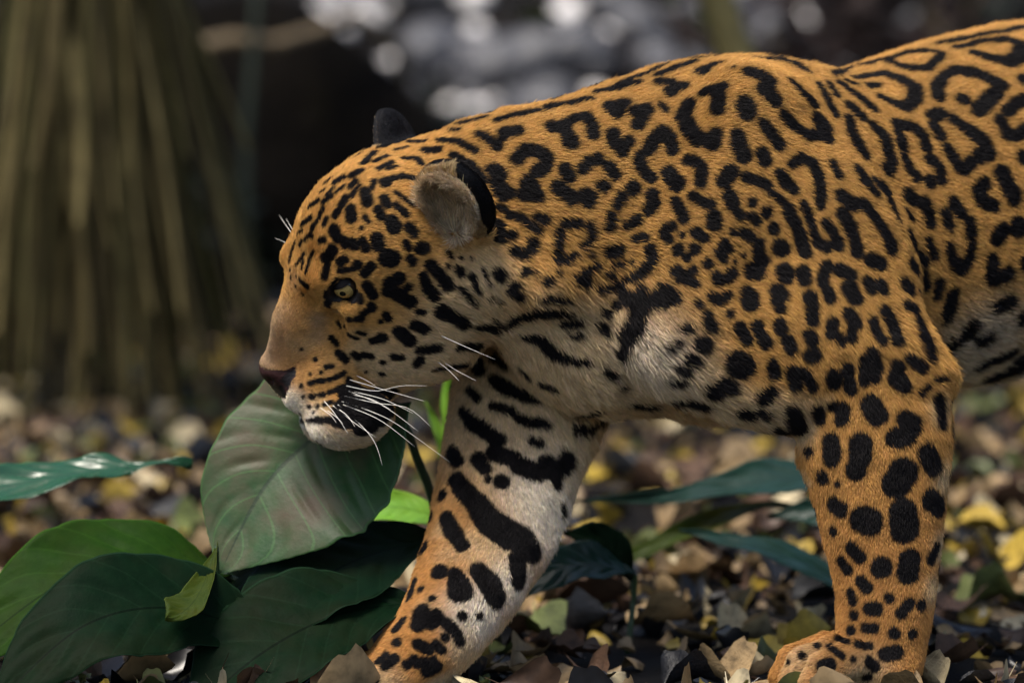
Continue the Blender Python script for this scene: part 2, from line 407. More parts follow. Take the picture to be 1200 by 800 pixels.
# ------------------------------------------------------------------ coat: every mark is a stroke  x y x y ... : radius or radii; one stroke paints the shadow under the cheek ruff
MARKS = """
444 175 456 170:3.5|460 169 474 164:3.5|478 168 497 168:4|463 178 476 174:3|497 177:4|410 190 421 184:4.5|426 193 438 181:6|438 192 452 185:4|443 200 457 192:4|452 200 463 196:2.5|473 188 486 188 492 194:5|413 208 421 203:6|393 215 401 211:5|382 216 388 210:2.2|376 227 380 224:2.2|384 229 390 223:3|394 227 402 220:2.5|411 220 416 215:4|416 224 421 219:2|411 231 415 226:3.5|380 238 388 231:4|400 241 404 234:5|364 243 373 237:3.5|427 226 430 238:7|435 221 437 214:3.5|450 216 451 214:7|456 211 470 208 484 210:4.5|463 227 472 234 482 241:2.8|449 234 452 239:6|463 241 468 246 474 252:4.5|442 247 446 253:6|458 260 461 266:9|410 247 411 256:7|393 253 396 249:4.5|376 251 379 246:3.5|371 262 375 256:3|380 264 383 257:3|355 264 364 257:4|366 269 368 265:3.5|350 275 355 272:2.5|427 255 430 260:3|423 268:3|478 267 483 273:6|364 275 366 278:3
391 270 395 279:7|403 283 404 286:6|413 285 415 288:6|424 284 427 290:6|441 280 442 288:8|453 302 458 303:11|474 285 477 290:4.5|490 290 494 291:8|478 302 482 308:5|376 283 379 282:4|382 303 386 300 390 293:7|384 310 380 325:4|398 307 403 304:5.5|418 310:6|414 314 398 317:3.5|427 320 434 312:6|430 334 436 345:6.5|420 346 421 352:4.5|434 357 436 361:5|424 368 429 364:4.5|417 373 423 373:4.5|409 374:3.5|456 331 465 326:9|455 340 466 345 480 353:9 9 8|476 336:6|470 340:7|487 364 495 365:3.5|451 368 454 372:5|445 376:3|347 285 342 297 340 308:2.8|352 288 355 284:2.5|358 282 364 276:2.5|358 297 354 304 348 311:2.4|356 307 354 316:2|368 295 363 306 359 320:2.4|341 317:2|342 326:2.5|352 329 360 336:3|348 325:1.5|347 336:1.6|355 345:1.6
396 377 399 383:2|404 382:2|410 392 417 395:3.5|419 388 426 390:3|388 396 395 403:3.5|397 414 404 421:5|414 414 419 418:4.5|426 415 434 416:4.8|436 398 449 396:5|447 394:7|461 416 468 417:5.5|448 423:4|447 436:4|428 435:2|353 409:2|369 421:2.5|382 430 388 429:3|376 436:2|363 438:1.6|402 437 399 439:3|395 441 384 445:2.6|371 447 378 446:3|362 449 366 448:3|353 452:2.5|409 450 396 455:2.8|393 457 385 460:3|375 462 378 462:3.2|364 464 368 464:3|355 464:2.5|380 474 388 472:3|372 476:2.5|362 476:2.5|368 483:2
412 455 450 462:9|400 478 450 478:12|395 492 430 497:8|372 491 395 492:4|352 492 372 492:2.6|452 466:8|425 505:6|408 446:5|440 490:11|333 447 343 437:4|330 455 333 463:4|337 450:4|436 500 420 503:8|405 462 455 470:10|458 466:8|456 478:9|446 492:8|388 344 383 357:4.5|386 337 394 327 410 326 418 333:2.2|384 350 396 352:2.5
466 387 479 398:8|484 379 495 384:7|490 409 510 406:6|490 420 487 425:6|515 363 528 370 543 378:9 8 8|535 404 558 405:6|558 379 570 380:6|579 372 580 384:4.5|508 431 545 424:4|494 322 498 335 508 346:6 7 7|502 310 512 320 522 332:7 7 9|535 314 539 319:5|552 322 556 330 559 337:4.5|536 335 546 345 554 353:4 4 5|583 318 585 322:6|565 313 570 322:2|573 330:2.5|600 338 602 332:6|608 344:5|523 296 526 301:3|523 310:3|539 301:3|551 302:2.5|574 348:2|579 345:2.5|585 350:2|615 317:3.5
528 148 545 146 568 140:4|578 144 600 138 615 134:3|640 129 655 124:4|670 124 686 119:3|515 166 535 169 555 178:5|497 178 512 178:6|530 184 550 195 565 212:6|560 159 572 165 582 172:6|590 157 605 155:7|588 163:5|604 188 615 176 630 178 640 186 636 198 628 201:7|577 200 582 205 582 218 588 226:9|618 215 622 223:9|612 228 628 229:7|596 226:6|645 150 660 152 664 163:7 8 7|655 150 672 141 685 138 692 148 694 160:5 6 6.5 6.5 6.5|668 168:9|713 125 722 135 729 123:7|717 158 720 170:7|728 178 735 168:6|722 172:6|681 198 690 190 700 187:6|712 195 719 205:6|705 219:7|661 200 665 208:7|653 221 668 233:8|685 230 688 233:9|737 221:5|722 240 727 231:5.5|713 266 715 255:6|731 264:3.5|628 254 638 257:5|594 253 608 254 618 262 630 268:4|582 242 590 246:3|582 265 586 278:7|598 274:5|602 292 612 298 620 290 622 284:6.5|677 261 660 262 654 275 652 290 653 304 664 304 672 298:4.5|689 263 692 272 688 283 682 287:4|740 260 746 257:5|744 279 754 278:5.5|712 295 724 292:6|761 292 764 302 758 312 748 320:6|740 325 732 326:4|680 318 697 310:4|676 325 686 328:6|712 320 716 320:4|720 309 728 307:3|739 305:2|691 298:3|640 327:5|652 318:2|626 320:2.5|613 318:4|636 346 662 347:3.5|592 378 604 367 630 361 664 362:5 6 7 4|658 374 675 373:5|700 337 728 332:4|730 346 755 350 780 350:8 10 9|752 338:6|775 340 790 348:7|750 360 745 380 735 395:12|735 405 728 412:8|716 355 724 357:4|710 364:5|702 378 712 390:4|668 387 680 390:3
610 388 635 395 645 408 660 415 688 421:3 7 8 5 3|560 425 565 432:8|580 417 592 427:4.5|612 430 621 439:4.5|636 447 650 452:3.5|578 443 595 455 615 463 630 469:6 8 7 3|709 431 720 436:4.5|652 473 675 480 703 475:3 7 3|672 502 690 499 705 490:4|580 475 600 481:4.5|608 489 622 494 636 496:5|553 456 561 466:5.5|544 480 555 495 570 505 583 515:5 9 10 9|622 515 632 518:4|728 450:3
530 528 538 540:7|560 536 568 548:7|580 530 600 537:9|608 545 630 552 655 545 660 535:10|640 545:12|648 556 650 566:6|588 564:8|572 561:3|535 560 545 575 560 590 575 612 595 625 612 632 622 645:8 10 12 16 18 15 12|605 655 606 678:10|520 580:6|507 597:5|524 606 530 620 537 632 545 638:7 9 7 5|655 590 657 600:3|498 643 500 640:6|516 670:9|534 672 540 690 536 694:7 13 10|560 668 575 685 580 698:9 14 12|541 640:6|481 700 487 682:5|495 690:3|508 701:3|491 732 495 715:8|506 729 512 722:8|524 730 535 740 538 748:6|542 721:4|561 720:3|522 746:4|465 737 473 727:4|466 752:4|491 755 502 760:5.5|512 755 517 760:4.5|445 775 452 768:4|453 780 463 771:5|477 778:4|486 773 489 776:5|498 775:5|508 772:4|430 783:3|440 795:4|428 798:3|500 785 512 780:6
822 84 838 78:8|826 86:7|772 98 785 98:6|785 108 798 103:7|786 112:5|824 111 845 104:6|841 112 840 130:7.5|877 86 895 92:7|898 95 895 105 905 118:9|872 123 874 132:10|859 82:2|806 125 800 138 806 152 818 165:8 9 9 8|825 165 835 170 838 158:7|743 132 756 130 745 148:7|773 124 779 130:2.5|757 177 766 165 775 155 784 163 787 176:7|748 185 750 196 755 204 763 209:6 7 6 5|783 203 793 217:8|805 189 817 193 822 200 820 214:6|862 160 865 172 870 182:7 8.5 9|893 146 904 160 912 170:6|892 180 895 188:7|855 202 848 212 850 216:8 8 5|873 208 886 212 898 217:5|917 136 930 148 942 158:6|927 98 940 112 952 122:6 7.5 6|912 203 920 214 929 223:5 7 5|898 68 925 75 940 84:2.5
741 221:7.5|763 228:6.5|760 245 765 239:7|791 237 796 247 800 256:5.5|811 231 822 236 831 239:5|835 255 836 262:8|853 230 857 240:7|860 245 867 252:5|880 237:4|897 249:5.5|880 254 885 259:5.5|903 226 910 232 917 239:3.5|922 247 926 256 932 263:6.5|935 272 939 285 943 295:7|905 267:6.5|912 288 915 291:9|787 265 780 268 777 275 783 281:5|799 275:2.5|814 272 824 278:5.5|858 272:4|870 273 878 277:6|848 285 850 292:6|841 296 847 301:5|793 293:6|813 291:6|805 301:5|887 286 888 300:7|895 305:5|880 317 885 318:10|890 308:7|828 309:5|918 318 920 323:9.5|940 318 942 328:7|792 318 794 323:6|805 320 811 316:5|803 326 813 331:5|839 322 840 328:6|851 325 856 319:6|873 340 877 350 878 355:6 10 9|910 340 915 345:8|909 352 913 361:6|833 347 842 350 850 347:5.5|818 356:4|860 306:2|870 298:1.6
827 366 829 374 832 382:4.5 5.5 7|854 368:4|801 383 807 383:4.5|794 400:4|785 406:3|822 400 824 402:9|808 417 816 421:6|797 429 803 432:5.5|787 445 800 444:3|862 425 870 428:14|836 456 850 448:9|855 452:8|810 468 825 472:6|790 466 808 467:4|742 468 765 471:4.5|768 490 790 497:4.5|893 465 900 459:8|869 480 880 483:6|890 480 898 484:5|904 427 907 438:6|866 383 872 395 874 398:6.5|886 382 892 393 897 402:6.5|913 380 915 386:6.5|922 400 926 407:7|948 347 950 360 951 375:7|947 393 951 398:7|951 415:9.5|928 435 931 450:7.5|940 435 948 447 951 452:5.5
970 343 972 349:6|995 340 1001 350:7|975 378 974 390:6|982 393 986 400:5|994 368 1003 378:7|998 385 997 395:5.5|1022 375 1026 388 1034 400:4.5|1036 365 1045 380 1050 398:7|1062 358 1069 362:6.5|1075 377 1079 390 1085 408:8|1082 395 1088 418:6|1065 420 1078 430:6.5|1013 420 1014 445:6|1022 412 1027 430 1024 442:6|1019 430:4|1050 428 1050 442 1060 452:7 10 7|976 440 977 446:9|993 432 996 455:6.5|1021 474 1027 486:12|1060 490 1068 495:10|1050 512 1062 508:12|1066 500:12|957 480 960 490:7|977 475:6|988 478 986 490:8|928 482 935 500:10|915 510:10|1097 467 1100 480 1102 495:7|1078 460 1084 453:3.5|1095 444 1105 442:3|974 516 975 535:10|949 528:6|1112 345 1106 370:7|1105 410 1120 395 1135 380:8|1140 398 1155 390:6|1130 390:8|1165 357 1180 352:8|1190 372 1200 365:8|1145 423 1165 415 1180 410:9|1155 440 1190 420:14|1180 430 1200 420:14
957 140 962 150 966 162:9 11 9|945 158 958 160:7|957 100 968 118 978 135:3.5|970 100 978 113:2.5|982 98 1005 115 1022 130:3 4 3|993 124 1008 138:4.5|975 82 1000 72 1020 70:2.5|1040 72 1065 64 1090 62 1102 66:3|1040 75 1065 82 1085 82 1100 70:4|1000 93 1015 90 1035 88 1055 95 1070 105 1070 118 1060 127 1045 122 1030 115:3 4 5 6 7 7 6 4 4|1015 102 1025 101:3.5|993 140 997 158 1005 172 1013 183:4 5 5 4|1020 148 1033 160 1038 175 1042 190 1038 200:4 5 6 6 7|1048 145 1052 160 1056 173:5|1052 147 1068 150 1080 162 1084 174:5.5|1058 186 1064 198 1072 208:4.5|1088 188 1098 198 1100 210:6|1086 214:7|1092 137 1100 135:7|1092 148 1100 160:5|1115 142 1135 155 1150 167 1155 180 1145 184:5 7 8 9 7|1108 175 1115 185:5|1120 195 1128 200 1135 192:6|1098 115 1096 103 1105 90 1120 83 1140 86 1165 98 1172 102:6 6 5 5 6 7 6|1165 110 1155 120 1145 130:8|1126 118:7|1132 88:5|1120 58 1145 52 1180 48 1195 55 1192 68 1180 75 1160 70 1140 64:3 4 4 6 8 7 5 4|1178 132 1190 122 1200 118:6|1170 142 1178 158 1190 160 1200 152:6|1197 95:6|1197 185:7|926 192 938 186 950 192 957 205 960 222 960 240:5 6 6 6 6 5|974 192 981 206:3.5|1004 200 1014 215 1025 228:5 5 3|1030 215 1040 225:2.5
1172 205 1180 220 1185 230:9|1152 214 1145 225 1150 237 1162 242:6 8 7 6|1022 212 1037 228 1045 245 1050 258:2.5 3.5 3.5 2|1062 228 1069 234:5.5|1080 238 1085 250 1088 260:6|1060 246 1066 256:2|1115 238 1122 248:6.5|1105 250 1109 264:5|1133 260 1135 272:6|1136 285 1134 300 1124 314 1115 308 1110 290:4 5 6 5 4|1166 278 1172 270:8|1190 265:11|1160 304 1158 325:7|1165 325 1178 320:7|1197 308:7|940 240 946 252 951 268 956 282 968 290 973 286:4 4 4 5 6 5|966 260 975 272 982 288:4.5|985 230 998 240 1008 240:6.5|1012 240 1024 255 1037 275 1043 290:5 5 5 7|986 250 994 265 1000 280 1003 295:6 6 5 6|1018 304 1030 309:6.5|1064 275 1069 287:5|1075 300 1080 305:6|1066 308 1071 315:6|1085 283 1092 300:3.5|1058 332 1065 339:6|1074 341:4|1080 320 1082 335:4|1098 332 1095 345:5|1116 342 1113 360 1106 372:6.5|968 313 963 325 966 338:7 6 5|971 346:6.5|983 316 995 323:6|994 338 1001 350:7.5|1015 330 1020 340:5.5|1030 334 1034 340:6
1008 520 1008 535:13|1003 550:12|1085 530 1092 545:12|965 558:8|1050 565 1058 552:17|982 566:3|1090 585 1098 592:13|978 590 986 596:9|1013 608 1018 610:16|1058 600 1060 618:17|977 621:6|1090 655 1097 640:6|998 641 1008 652:7|987 657 994 666:6|1033 664:12|1066 655 1064 670:13|1009 680 1016 688:6.5|997 694 1001 704:5|1042 700:5.5|1020 713 1027 712:7.5|1056 718 1065 706:6|1079 708:6.5|1002 720:5.5|1015 735 1025 735:5|998 738:5.5|1048 741:6.5|1069 742:6|983 748 992 752:4.5|1006 754 1018 757:5|1038 766 1050 763:8|973 758 986 768:4|1018 774 1025 780:6|965 780 973 777:7|1016 792:5|958 756:4|1000 772:3|940 768:4|925 775:3|700 110 720 104 745 92:4|750 92 770 82 800 70:4|1000 100 990 96:2.5|716 107 745 99:5|770 90 812 75:4.5|885 70 930 76 945 86:3|975 88 1010 78 1040 72:3|640 128 690 118:4|1100 54 1150 44 1200 34:3.5|590 140 630 131:3
"""
SC, SR = [], []
for item in MARKS.replace('\n', '|').split('|'):
    if ':' not in item: continue
    a, b = item.split(':')
    a = np.array(list(map(float, a.split()))).reshape(-1, 2); r = list(map(float, b.split()))
    r = np.array(r * len(a) if len(r) == 1 else r)
    pts = [(a[0][0], a[0][1], r[0])]
    for i in range(len(a) - 1):
        n = max(2, int(np.hypot(*(a[i + 1] - a[i])) / max(2.0, .45 * min(r[i], r[i + 1]))) + 1)
        for t in np.linspace(0, 1, n)[1:]:
            q = a[i] + (a[i + 1] - a[i]) * t; pts.append((q[0], q[1], r[i] + (r[i + 1] - r[i]) * t))
    for x, y, rr in pts:
        h = lift(x, y)
        if h is None:
            for dx, dy in ((0, 8), (0, -8), (8, 0), (-8, 0), (0, 16), (10, 10)):
                h = lift(x + dx, y + dy)
                if h is not None: break
        if h is not None:
            SC.append(h); SR.append(rr * (Dm + h[2]) / Dm + (.9 if x < 580 and y < 520 else 3.3 if x > 980 and y < 340 else 2.4 if y < 250 else 2.0 if y < 480 else 2.6 if x < 700 else 1.6))
n_traced = len(SC)
# the far side, the underside and the hindquarters: rosettes and spots scattered evenly over the skin
bpx, bpy_ = g2px(BV)
view = BV - np.array((0, 0, -Dm)); view /= np.linalg.norm(view, axis=1, keepdims=True)
facing = -(view * BN).sum(1)
hid = ((facing < -0.02) | (bpx > 1215)) & (np.abs(to_head(BV)[2]) > -1)
cand = np.flatnonzero(hid); rng.shuffle(cand); cand = cand[:9000]
keep = []
SCa = np.array(SC)
hf_, hu_, hl_ = to_head(BV)
for i in cand:
    p = BV[i]
    small = (p[1] > 60) or hf_[i] > -330
    gap = 30 if small else 62
    if keep and (np.linalg.norm(BV[keep] - p, axis=1) < gap).any(): continue
    if (np.linalg.norm(SCa - p, axis=1) < gap * .6).any(): continue
    keep.append(i)
for i in keep:
    p = BV[i]; n = BN[i]
    a = np.cross(n, (0.3, 1, .1)); a /= np.linalg.norm(a); b = np.cross(n, a)
    if (p[1] > 60) or hf_[i] > -330:
        e = rng.uniform(-4, 4)
        for t in (-1, 0, 1): SC.append(p + a * t * e); SR.append(rng.uniform(6, 11) * (.55 if hf_[i] > -200 else 1))
    else:
        ph = rng.uniform(0, 6.28); R_ = rng.uniform(17, 23); gp_ = rng.integers(1, 4)
        for t in np.arange(0, 6.28, .16):
            if math.sin(t * gp_ + ph) > .86: continue
            SC.append(p + (a * math.cos(t) * 1.15 + b * math.sin(t)) * R_); SR.append(5.5 + 1.8 * math.sin(3 * t + ph))
SC = np.array(SC); SR = np.array(SR)
print('marks', n_traced, len(SC), time.time() - T0)

def vnoise(P, s, seed=0):      # smooth lattice noise, -1..1
    q = P / s + seed * 17.3; i = np.floor(q).astype(np.int64); f = q - i; f = f * f * (3 - 2 * f)
    out = 0
    for c in range(8):
        o = np.array((c & 1, c >> 1 & 1, c >> 2 & 1))
        j = i + o
        h = (j[:, 0] * 73856093 ^ j[:, 1] * 19349663 ^ j[:, 2] * 83492791) & 0xffff
        h = (h * 40503 & 0xffff) / 32767.5 - 1
        w = np.prod(np.where(o, f, 1 - f), 1); out = out + w * h
    return out
def mark_dist(P):              # signed distance to the nearest dark mark, mm
    out = np.full(len(P), 30.0)
    cs = 40.0
    key = np.floor(P / cs).astype(np.int64); k1 = key[:, 0] * 1000003 + key[:, 1] * 1009 + key[:, 2]
    order = np.argsort(k1, kind='stable'); ks = k1[order]
    st = np.flatnonzero(np.r_[True, ks[1:] != ks[:-1]]); en = np.r_[st[1:], len(ks)]
    for a, b in zip(st, en):
        ii = order[a:b]; lo = key[ii[0]] * cs - 28; hi = lo + cs + 56
        m = ((SC > lo) & (SC < hi)).all(1)
        if not m.any(): continue
        c = SC[m]; r = SR[m]; p = P[ii]
        d = np.sqrt(np.maximum((p * p).sum(1)[:, None] + (c * c).sum(1)[None] - 2 * p @ c.T, 0)) - r
        out[ii] = d.min(1)
    return out
# ground colour of the coat: soft patches of pale and grey hair
O_ = (.53, .285, .080); C_ = (.62, .47, .27); W_ = (.74, .68, .56); T_ = (.38, .275, .18); D_ = (.42, .36, .26)
PATCH = [(340, 474, 14, W_, 11), (350, 486, 14, W_, 11), (366, 490, 9, W_, 6), (378, 482, 9, C_, 3), (370, 470, 8, C_, 1), (368, 508, 15, W_, 8), (360, 512, 10, W_, 10), (388, 521, 12, W_, 6), (442, 502, 10, D_, 5), (452, 486, 9, D_, 4), (400, 516, 16, D_, 4), (430, 512, 14, D_, 3), (515, 398, 34, C_, 3), (545, 352, 36, C_, 3), (570, 325, 26, C_, 2.5),
         (575, 385, 28, C_, 4), (470, 432, 22, C_, 3), (440, 418, 22, C_, 1.5), (500, 425, 22, C_, 3), (620, 430, 60, C_, 4), (560, 470, 45, C_, 3), (600, 510, 55, C_, 4), (650, 600, 42, W_, 6), (640, 560, 40, W_, 5),
         (690, 430, 45, C_, 4), (700, 390, 30, C_, 3), (650, 395, 30, C_, 3), (760, 430, 45, W_, 3), (720, 470, 45, C_, 4), (800, 470, 40, C_, 4), (850, 490, 40, C_, 4), (890, 495, 28, C_, 4), (830, 440, 22, C_, 1), (600, 640, 20, C_, 4), (560, 640, 20, C_, 2),
         (560, 720, 26, W_, 5), (600, 680, 24, W_, 4), (545, 755, 18, C_, 3), (520, 620, 12, C_, 1), (1100, 480, 13, C_, 2), (1104, 560, 13, C_, 3), (1100, 640, 13, C_, 3), (1092, 690, 13, C_, 2), (1130, 400, 34, D_, 3), (1165, 385, 32, D_, 3),
         (1190, 430, 40, D_, 4), (1120, 440, 30, D_, 3), (940, 505, 14, C_, 2), (655, 530, 38, C_, 6), (676, 490, 38, C_, 6), (664, 560, 26, C_, 6), (525, 650, 14, C_, .8), (500, 715, 12, C_, .8), (318, 395, 22, T_, 4), (312, 420, 14, T_, 5), (330, 370, 16, T_, 1.5), (372, 375, 9, T_, 2), (372, 395, 10, T_, 1.2), (394, 361, 5, C_, 2),
         (345, 330, 12, (.50, .29, .12), 3), (350, 425, 20, (.36, .20, .08), 2.5), (385, 425, 18, (.42, .25, .10), 1.5), (345, 375, 16, (.38, .22, .09), 2), (672, 365, 14, C_, 2), (620, 375, 16, C_, 2), (640, 350, 16, C_, 1), (1010, 795, 24, C_, 2), (450, 800, 18, C_, 2), (940, 775, 24, C_, 1.5), (1060, 440, 10, O_, 1)]
PC, PRr, PCo, PWt = [], [], [], []
for x, y, r, c, w in PATCH:
    h = lift(x, y)
    if h is None: continue
    PC.append(h); PRr.append(r); PCo.append(c); PWt.append(w)
PC = np.array(PC); PRr = np.array(PRr); PCo = np.array(PCo); PWt = np.array(PWt)
def in_chunks(fn, *A, n=60000):
    outs = [fn(*(a[i:i + n] for a in A)) for i in range(0, len(A[0]), n)]
    return tuple(np.concatenate(o) for o in zip(*outs)) if isinstance(outs[0], tuple) else np.concatenate(outs)
NOSEPAD = [(296, 420), (306, 430), (320, 434), (333, 434), (347, 428), (347, 440), (340, 452), (335, 467), (327, 465), (312, 450), (296, 440)]
def in_poly(x, y, poly):
    ins = np.zeros(len(x), bool)
    for (x0, y0), (x1, y1) in zip(poly, poly[1:] + poly[:1]):
        ins ^= ((y0 > y) != (y1 > y)) & (x < (x1 - x0) * (y - y0) / (y1 - y0 + 1e-9) + x0)
    return ins
def ears(P):                   # 0 none, 1 inside of the cup, 2 back
    out = np.zeros(len(P), np.int8)
    for c, ax in EARS:    # 3 = outer rim
        q = (P - c) @ ax.T
        near = ((q / (66, 54, 34)) ** 2).sum(1) < 1
        qi = q - np.array((4, 0, 15))
        ins = near & (((qi / (53, 42, 26.5)) ** 2).sum(1) < 1.0)
        top = q[:, 0] > -34
        out[near & top & ~ins] = 3; out[near & top & ~ins & ((q[:, 2] < 3) | (-((P - c) @ HF) > 9))] = 2; out[ins & (q[:, 0] > -46)] = 1
    return out
def coat(P, Nn):
    """colour of the hair or skin at points P with normals Nn; returns colour and bareness"""
    fq, uq, lq = to_head(P)
    muz = (fq > -62) & (uq < -58) & (np.abs(lq) < 60)
    P4 = P.astype(np.float32); PC4 = PC.astype(np.float32)
    fine = vnoise(P, 4.5, 8)
    d2 = np.maximum((P4 * P4).sum(1)[:, None] + (PC4 * PC4).sum(1)[None] - 2 * P4 @ PC4.T, 0)
    w = PWt.astype(np.float32) * np.exp(-d2 / (PRr * PRr * 1.15).astype(np.float32))
    under = np.clip((Nn[:, 1] - .30) / .5, 0, 1) * np.clip((P[:, 1] - (-20)) / 60, 0, 1) * 4      # pale belly and inner sides
    tot = 1 + w.sum(1) + under
    base = np.array(O_)[None] * (1 + .10 * vnoise(P, 60, 1)[:, None]) * np.array((1, 1, 1))
    base[muz] = W_
    low = np.clip((P[:, 1] - 0) / 250, 0, 1)[:, None]                                             # duller on the legs
    low[muz] = 0
    base = base * (1 - low) + np.array((.47, .230, .068)) * low
    col = (base + w @ PCo + under[:, None] * np.array(C_)) / tot[:, None]
    f, u, l = to_head(P); al = np.abs(l)
    col = col * (1 + (.06 + .12 * (f > -330)) * fine)[:, None]
    mx_, my_ = g2px(NOSE + f[:, None] * HF + u[:, None] * HU - al[:, None] * HL)
    pad = (f > -48) & (u > -40) & (u < 16) & in_poly(mx_, my_, NOSEPAD)
    col[pad] = np.array((.034, .014, .013)); bare = np.zeros(len(P)); bare[pad] = 1
    hd = np.clip((f + 330) / 60, 0, 1)
    m = mark_dist(P) + (.75 - .2 * hd) * vnoise(P, 6, 2)
    m = np.where(ears(P) > 0, 20, m)
    k = np.clip(.5 - m / 2.0, 0, 1)[:, None]
    col = col * (1 - .34 * np.exp(-np.maximum(m, 0) / 9) * (f < -330))[:, None]
    col = col * (1 - k) + np.array((.006, .005, .0055)) * k
    e = ears(P)
    ex = ((P - EARS[0][0]) @ EARS[0][1].T) if False else None
    col[e == 1] = (.20, .15, .10); col[e == 2] = (.012, .012, .014); col[e == 3] = (.42, .30, .16)
    fs, us = (f + 115) * .93 + (u - 71) * .37, (u - 71) * .93 - (f + 115) * .37
    sock = (fs / 20) ** 2 + (us / 12.5) ** 2 < 1
    sock &= al > 38
    col[sock] = (.012, .010, .010); bare[sock] = 1
    lip = (u < -72) & (u > -78) & (f > -100) & (al < 50)
    col[lip] = (.014, .011, .011)
    return np.clip(col, .004, .9), bare, k[:, 0]
VCOL, VBARE, _k = in_chunks(coat, BV, BN)
print('coat', time.time() - T0)
jag = empty('jaguar', W(760, ground_py(120), 120))
tag(jag, 'golden spotted jaguar with black rosettes striding through leaf litter', 'jaguar')
me = bpy.data.meshes.new('body')
wv = g2w(BV)
me.vertices.add(len(BV)); me.vertices.foreach_set('co', wv.astype(np.float32).ravel())
me.loops.add(BF.size); me.loops.foreach_set('vertex_index', BF.astype(np.int32).ravel())
me.polygons.add(len(BF)); me.polygons.foreach_set('loop_start', np.arange(0, BF.size, 4, dtype=np.int32))
me.update(calc_edges=True); me.validate()
me.shade_smooth()
ca = me.attributes.new('coat', 'FLOAT_COLOR', 'POINT'); ca.data.foreach_set('color', np.c_[VCOL, np.ones(len(BV))].astype(np.float32).ravel())
ba = me.attributes.new('bare', 'FLOAT', 'POINT'); ba.data.foreach_set('value', VBARE.astype(np.float32))
m = NT('jaguar_skin')
m.set(Base_Color=m.attr('coat').outputs['Color'])
rr = m.math('MULTIPLY_ADD', m.attr('bare').outputs['Fac'], -.33); m.n[-1].inputs[2].default_value = .78
m.set(Roughness=rr); m.b.inputs['Specular IOR Level'].default_value = .18
m.bump(m.noise(420, 2), .35, .002)
me.materials.append(m.m)
body = bpy.data.objects.new('body', me); COL.objects.link(body); set_parent(body, jag)

# ------------------------------------------------------------------ fur
FLOW = [(312, 415, .35, -1), (330, 370, .3, -1), (345, 320, .3, -1), (355, 270, .45, -1), (380, 225, .75, -.7), (430, 185, 1, -.1), (480, 175, 1, 0), (350, 460, 1, .25), (380, 440, 1, .05), (380, 400, .9, -.4),
        (365, 505, .75, .8), (410, 515, 1, .25), (410, 370, 1, .15), (440, 300, 1, .05), (430, 240, .9, -.3), (480, 350, 1, .35), (530, 390, 1, .6), (560, 340, .75, .75), (600, 330, .8, .7), (480, 430, 1, .4), (450, 470, 1, .3),
        (600, 180, 1, .12), (600, 250, 1, .35), (640, 320, .85, .8), (660, 360, .7, .9), (700, 150, 1, .02), (720, 250, 1, .3), (740, 350, .8, .7), (760, 430, .8, .7), (800, 120, 1, -.1), (830, 220, 1, .35), (830, 330, .9, .55),
        (900, 100, 1, .1), (920, 200, .9, .5), (940, 300, .75, .8), (960, 400, .5, 1), (880, 440, .9, .5), (850, 490, 1, .4), (1000, 150, 1, .3), (1100, 100, 1, 0), (1150, 200, 1, .2), (1150, 330, 1, .45), (1150, 420, 1, .4), (1300, 200, 1, .1), (1500, 200, 1, .1),
        (1010, 470, .15, 1), (1050, 440, .7, .8), (1030, 560, .05, 1), (1030, 650, 0, 1), (1030, 720, -.2, 1), (1000, 770, -.8, .5), (940, 780, -1, .35), (1060, 770, -.1, 1), (620, 440, .3, 1), (560, 450, .1, 1), (600, 520, 0, 1), (640, 600, .1, 1), (570, 620, -.3, 1),
        (550, 690, -.5, 1), (510, 740, -.7, .8), (450, 785, -1, .45), (1600, 400, .1, 1), (1600, 600, 0, 1)]
FL = np.array(FLOW); FD = np.c_[FL[:, 2:], np.zeros(len(FL))]; FD /= np.linalg.norm(FD, axis=1, keepdims=True)
HLEN = [(312, 425, 3), (320, 390, 4.5), (345, 330, 5.5), (350, 460, 4.5), (380, 420, 5), (400, 350, 4.5), (375, 505, 8), (410, 515, 9), (360, 270, 6), (430, 200, 8), (440, 300, 7), (480, 400, 9), (530, 400, 13), (560, 350, 17), (585, 380, 20), (600, 330, 17), (520, 300, 10), (600, 200, 11),
        (640, 355, 22), (700, 370, 20), (740, 400, 18), (620, 430, 13), (680, 470, 20), (700, 150, 11), (760, 440, 20), (800, 480, 20), (860, 490, 17), (800, 250, 10), (900, 200, 10), (900, 100, 11), (900, 400, 10), (1000, 300, 10), (1100, 150, 11), (1100, 300, 12), (1150, 420, 24), (1300, 200, 12),
        (1020, 480, 9), (1105, 480, 13), (1030, 600, 8), (1030, 700, 7), (1000, 780, 6), (940, 785, 6), (600, 550, 10), (655, 590, 15), (560, 640, 8), (580, 720, 11), (500, 750, 7), (440, 790, 6), (690, 500, 24)]
HLn = np.array(HLEN)
tri = np.concatenate((BF[:, :3], BF[:, [0, 2, 3]]))
tA = .5 * np.linalg.norm(np.cross(BV[tri[:, 1]] - BV[tri[:, 0]], BV[tri[:, 2]] - BV[tri[:, 0]]), axis=1)
tc = BV[tri].mean(1); tf = facing[tri].mean(1); tx, ty = g2px(tc)
dens = np.full(len(tri), .12)
dens[tf > -.15] = .82
dens[(tx > 1240) | (ty > 850)] = .07
hf, hu, hl = to_head(tc)
dens[(hf > -330) & (tf > -.3)] = 1.4
dens[(hf > -70) & (hu > -60) & (tf > -.3) & (np.abs(hl) < 60)] = 2.1
dens *= (VBARE[tri].min(1) < .5)
lam = tA * dens * FUR_SCALE
cnt = np.floor(lam + rng.random(len(lam))).astype(int)
ti = np.repeat(np.arange(len(tri)), cnt)
nh = len(ti)
r1 = np.sqrt(rng.random(nh)); r2 = rng.random(nh)
bw = np.c_[1 - r1, r1 * (1 - r2), r1 * r2]
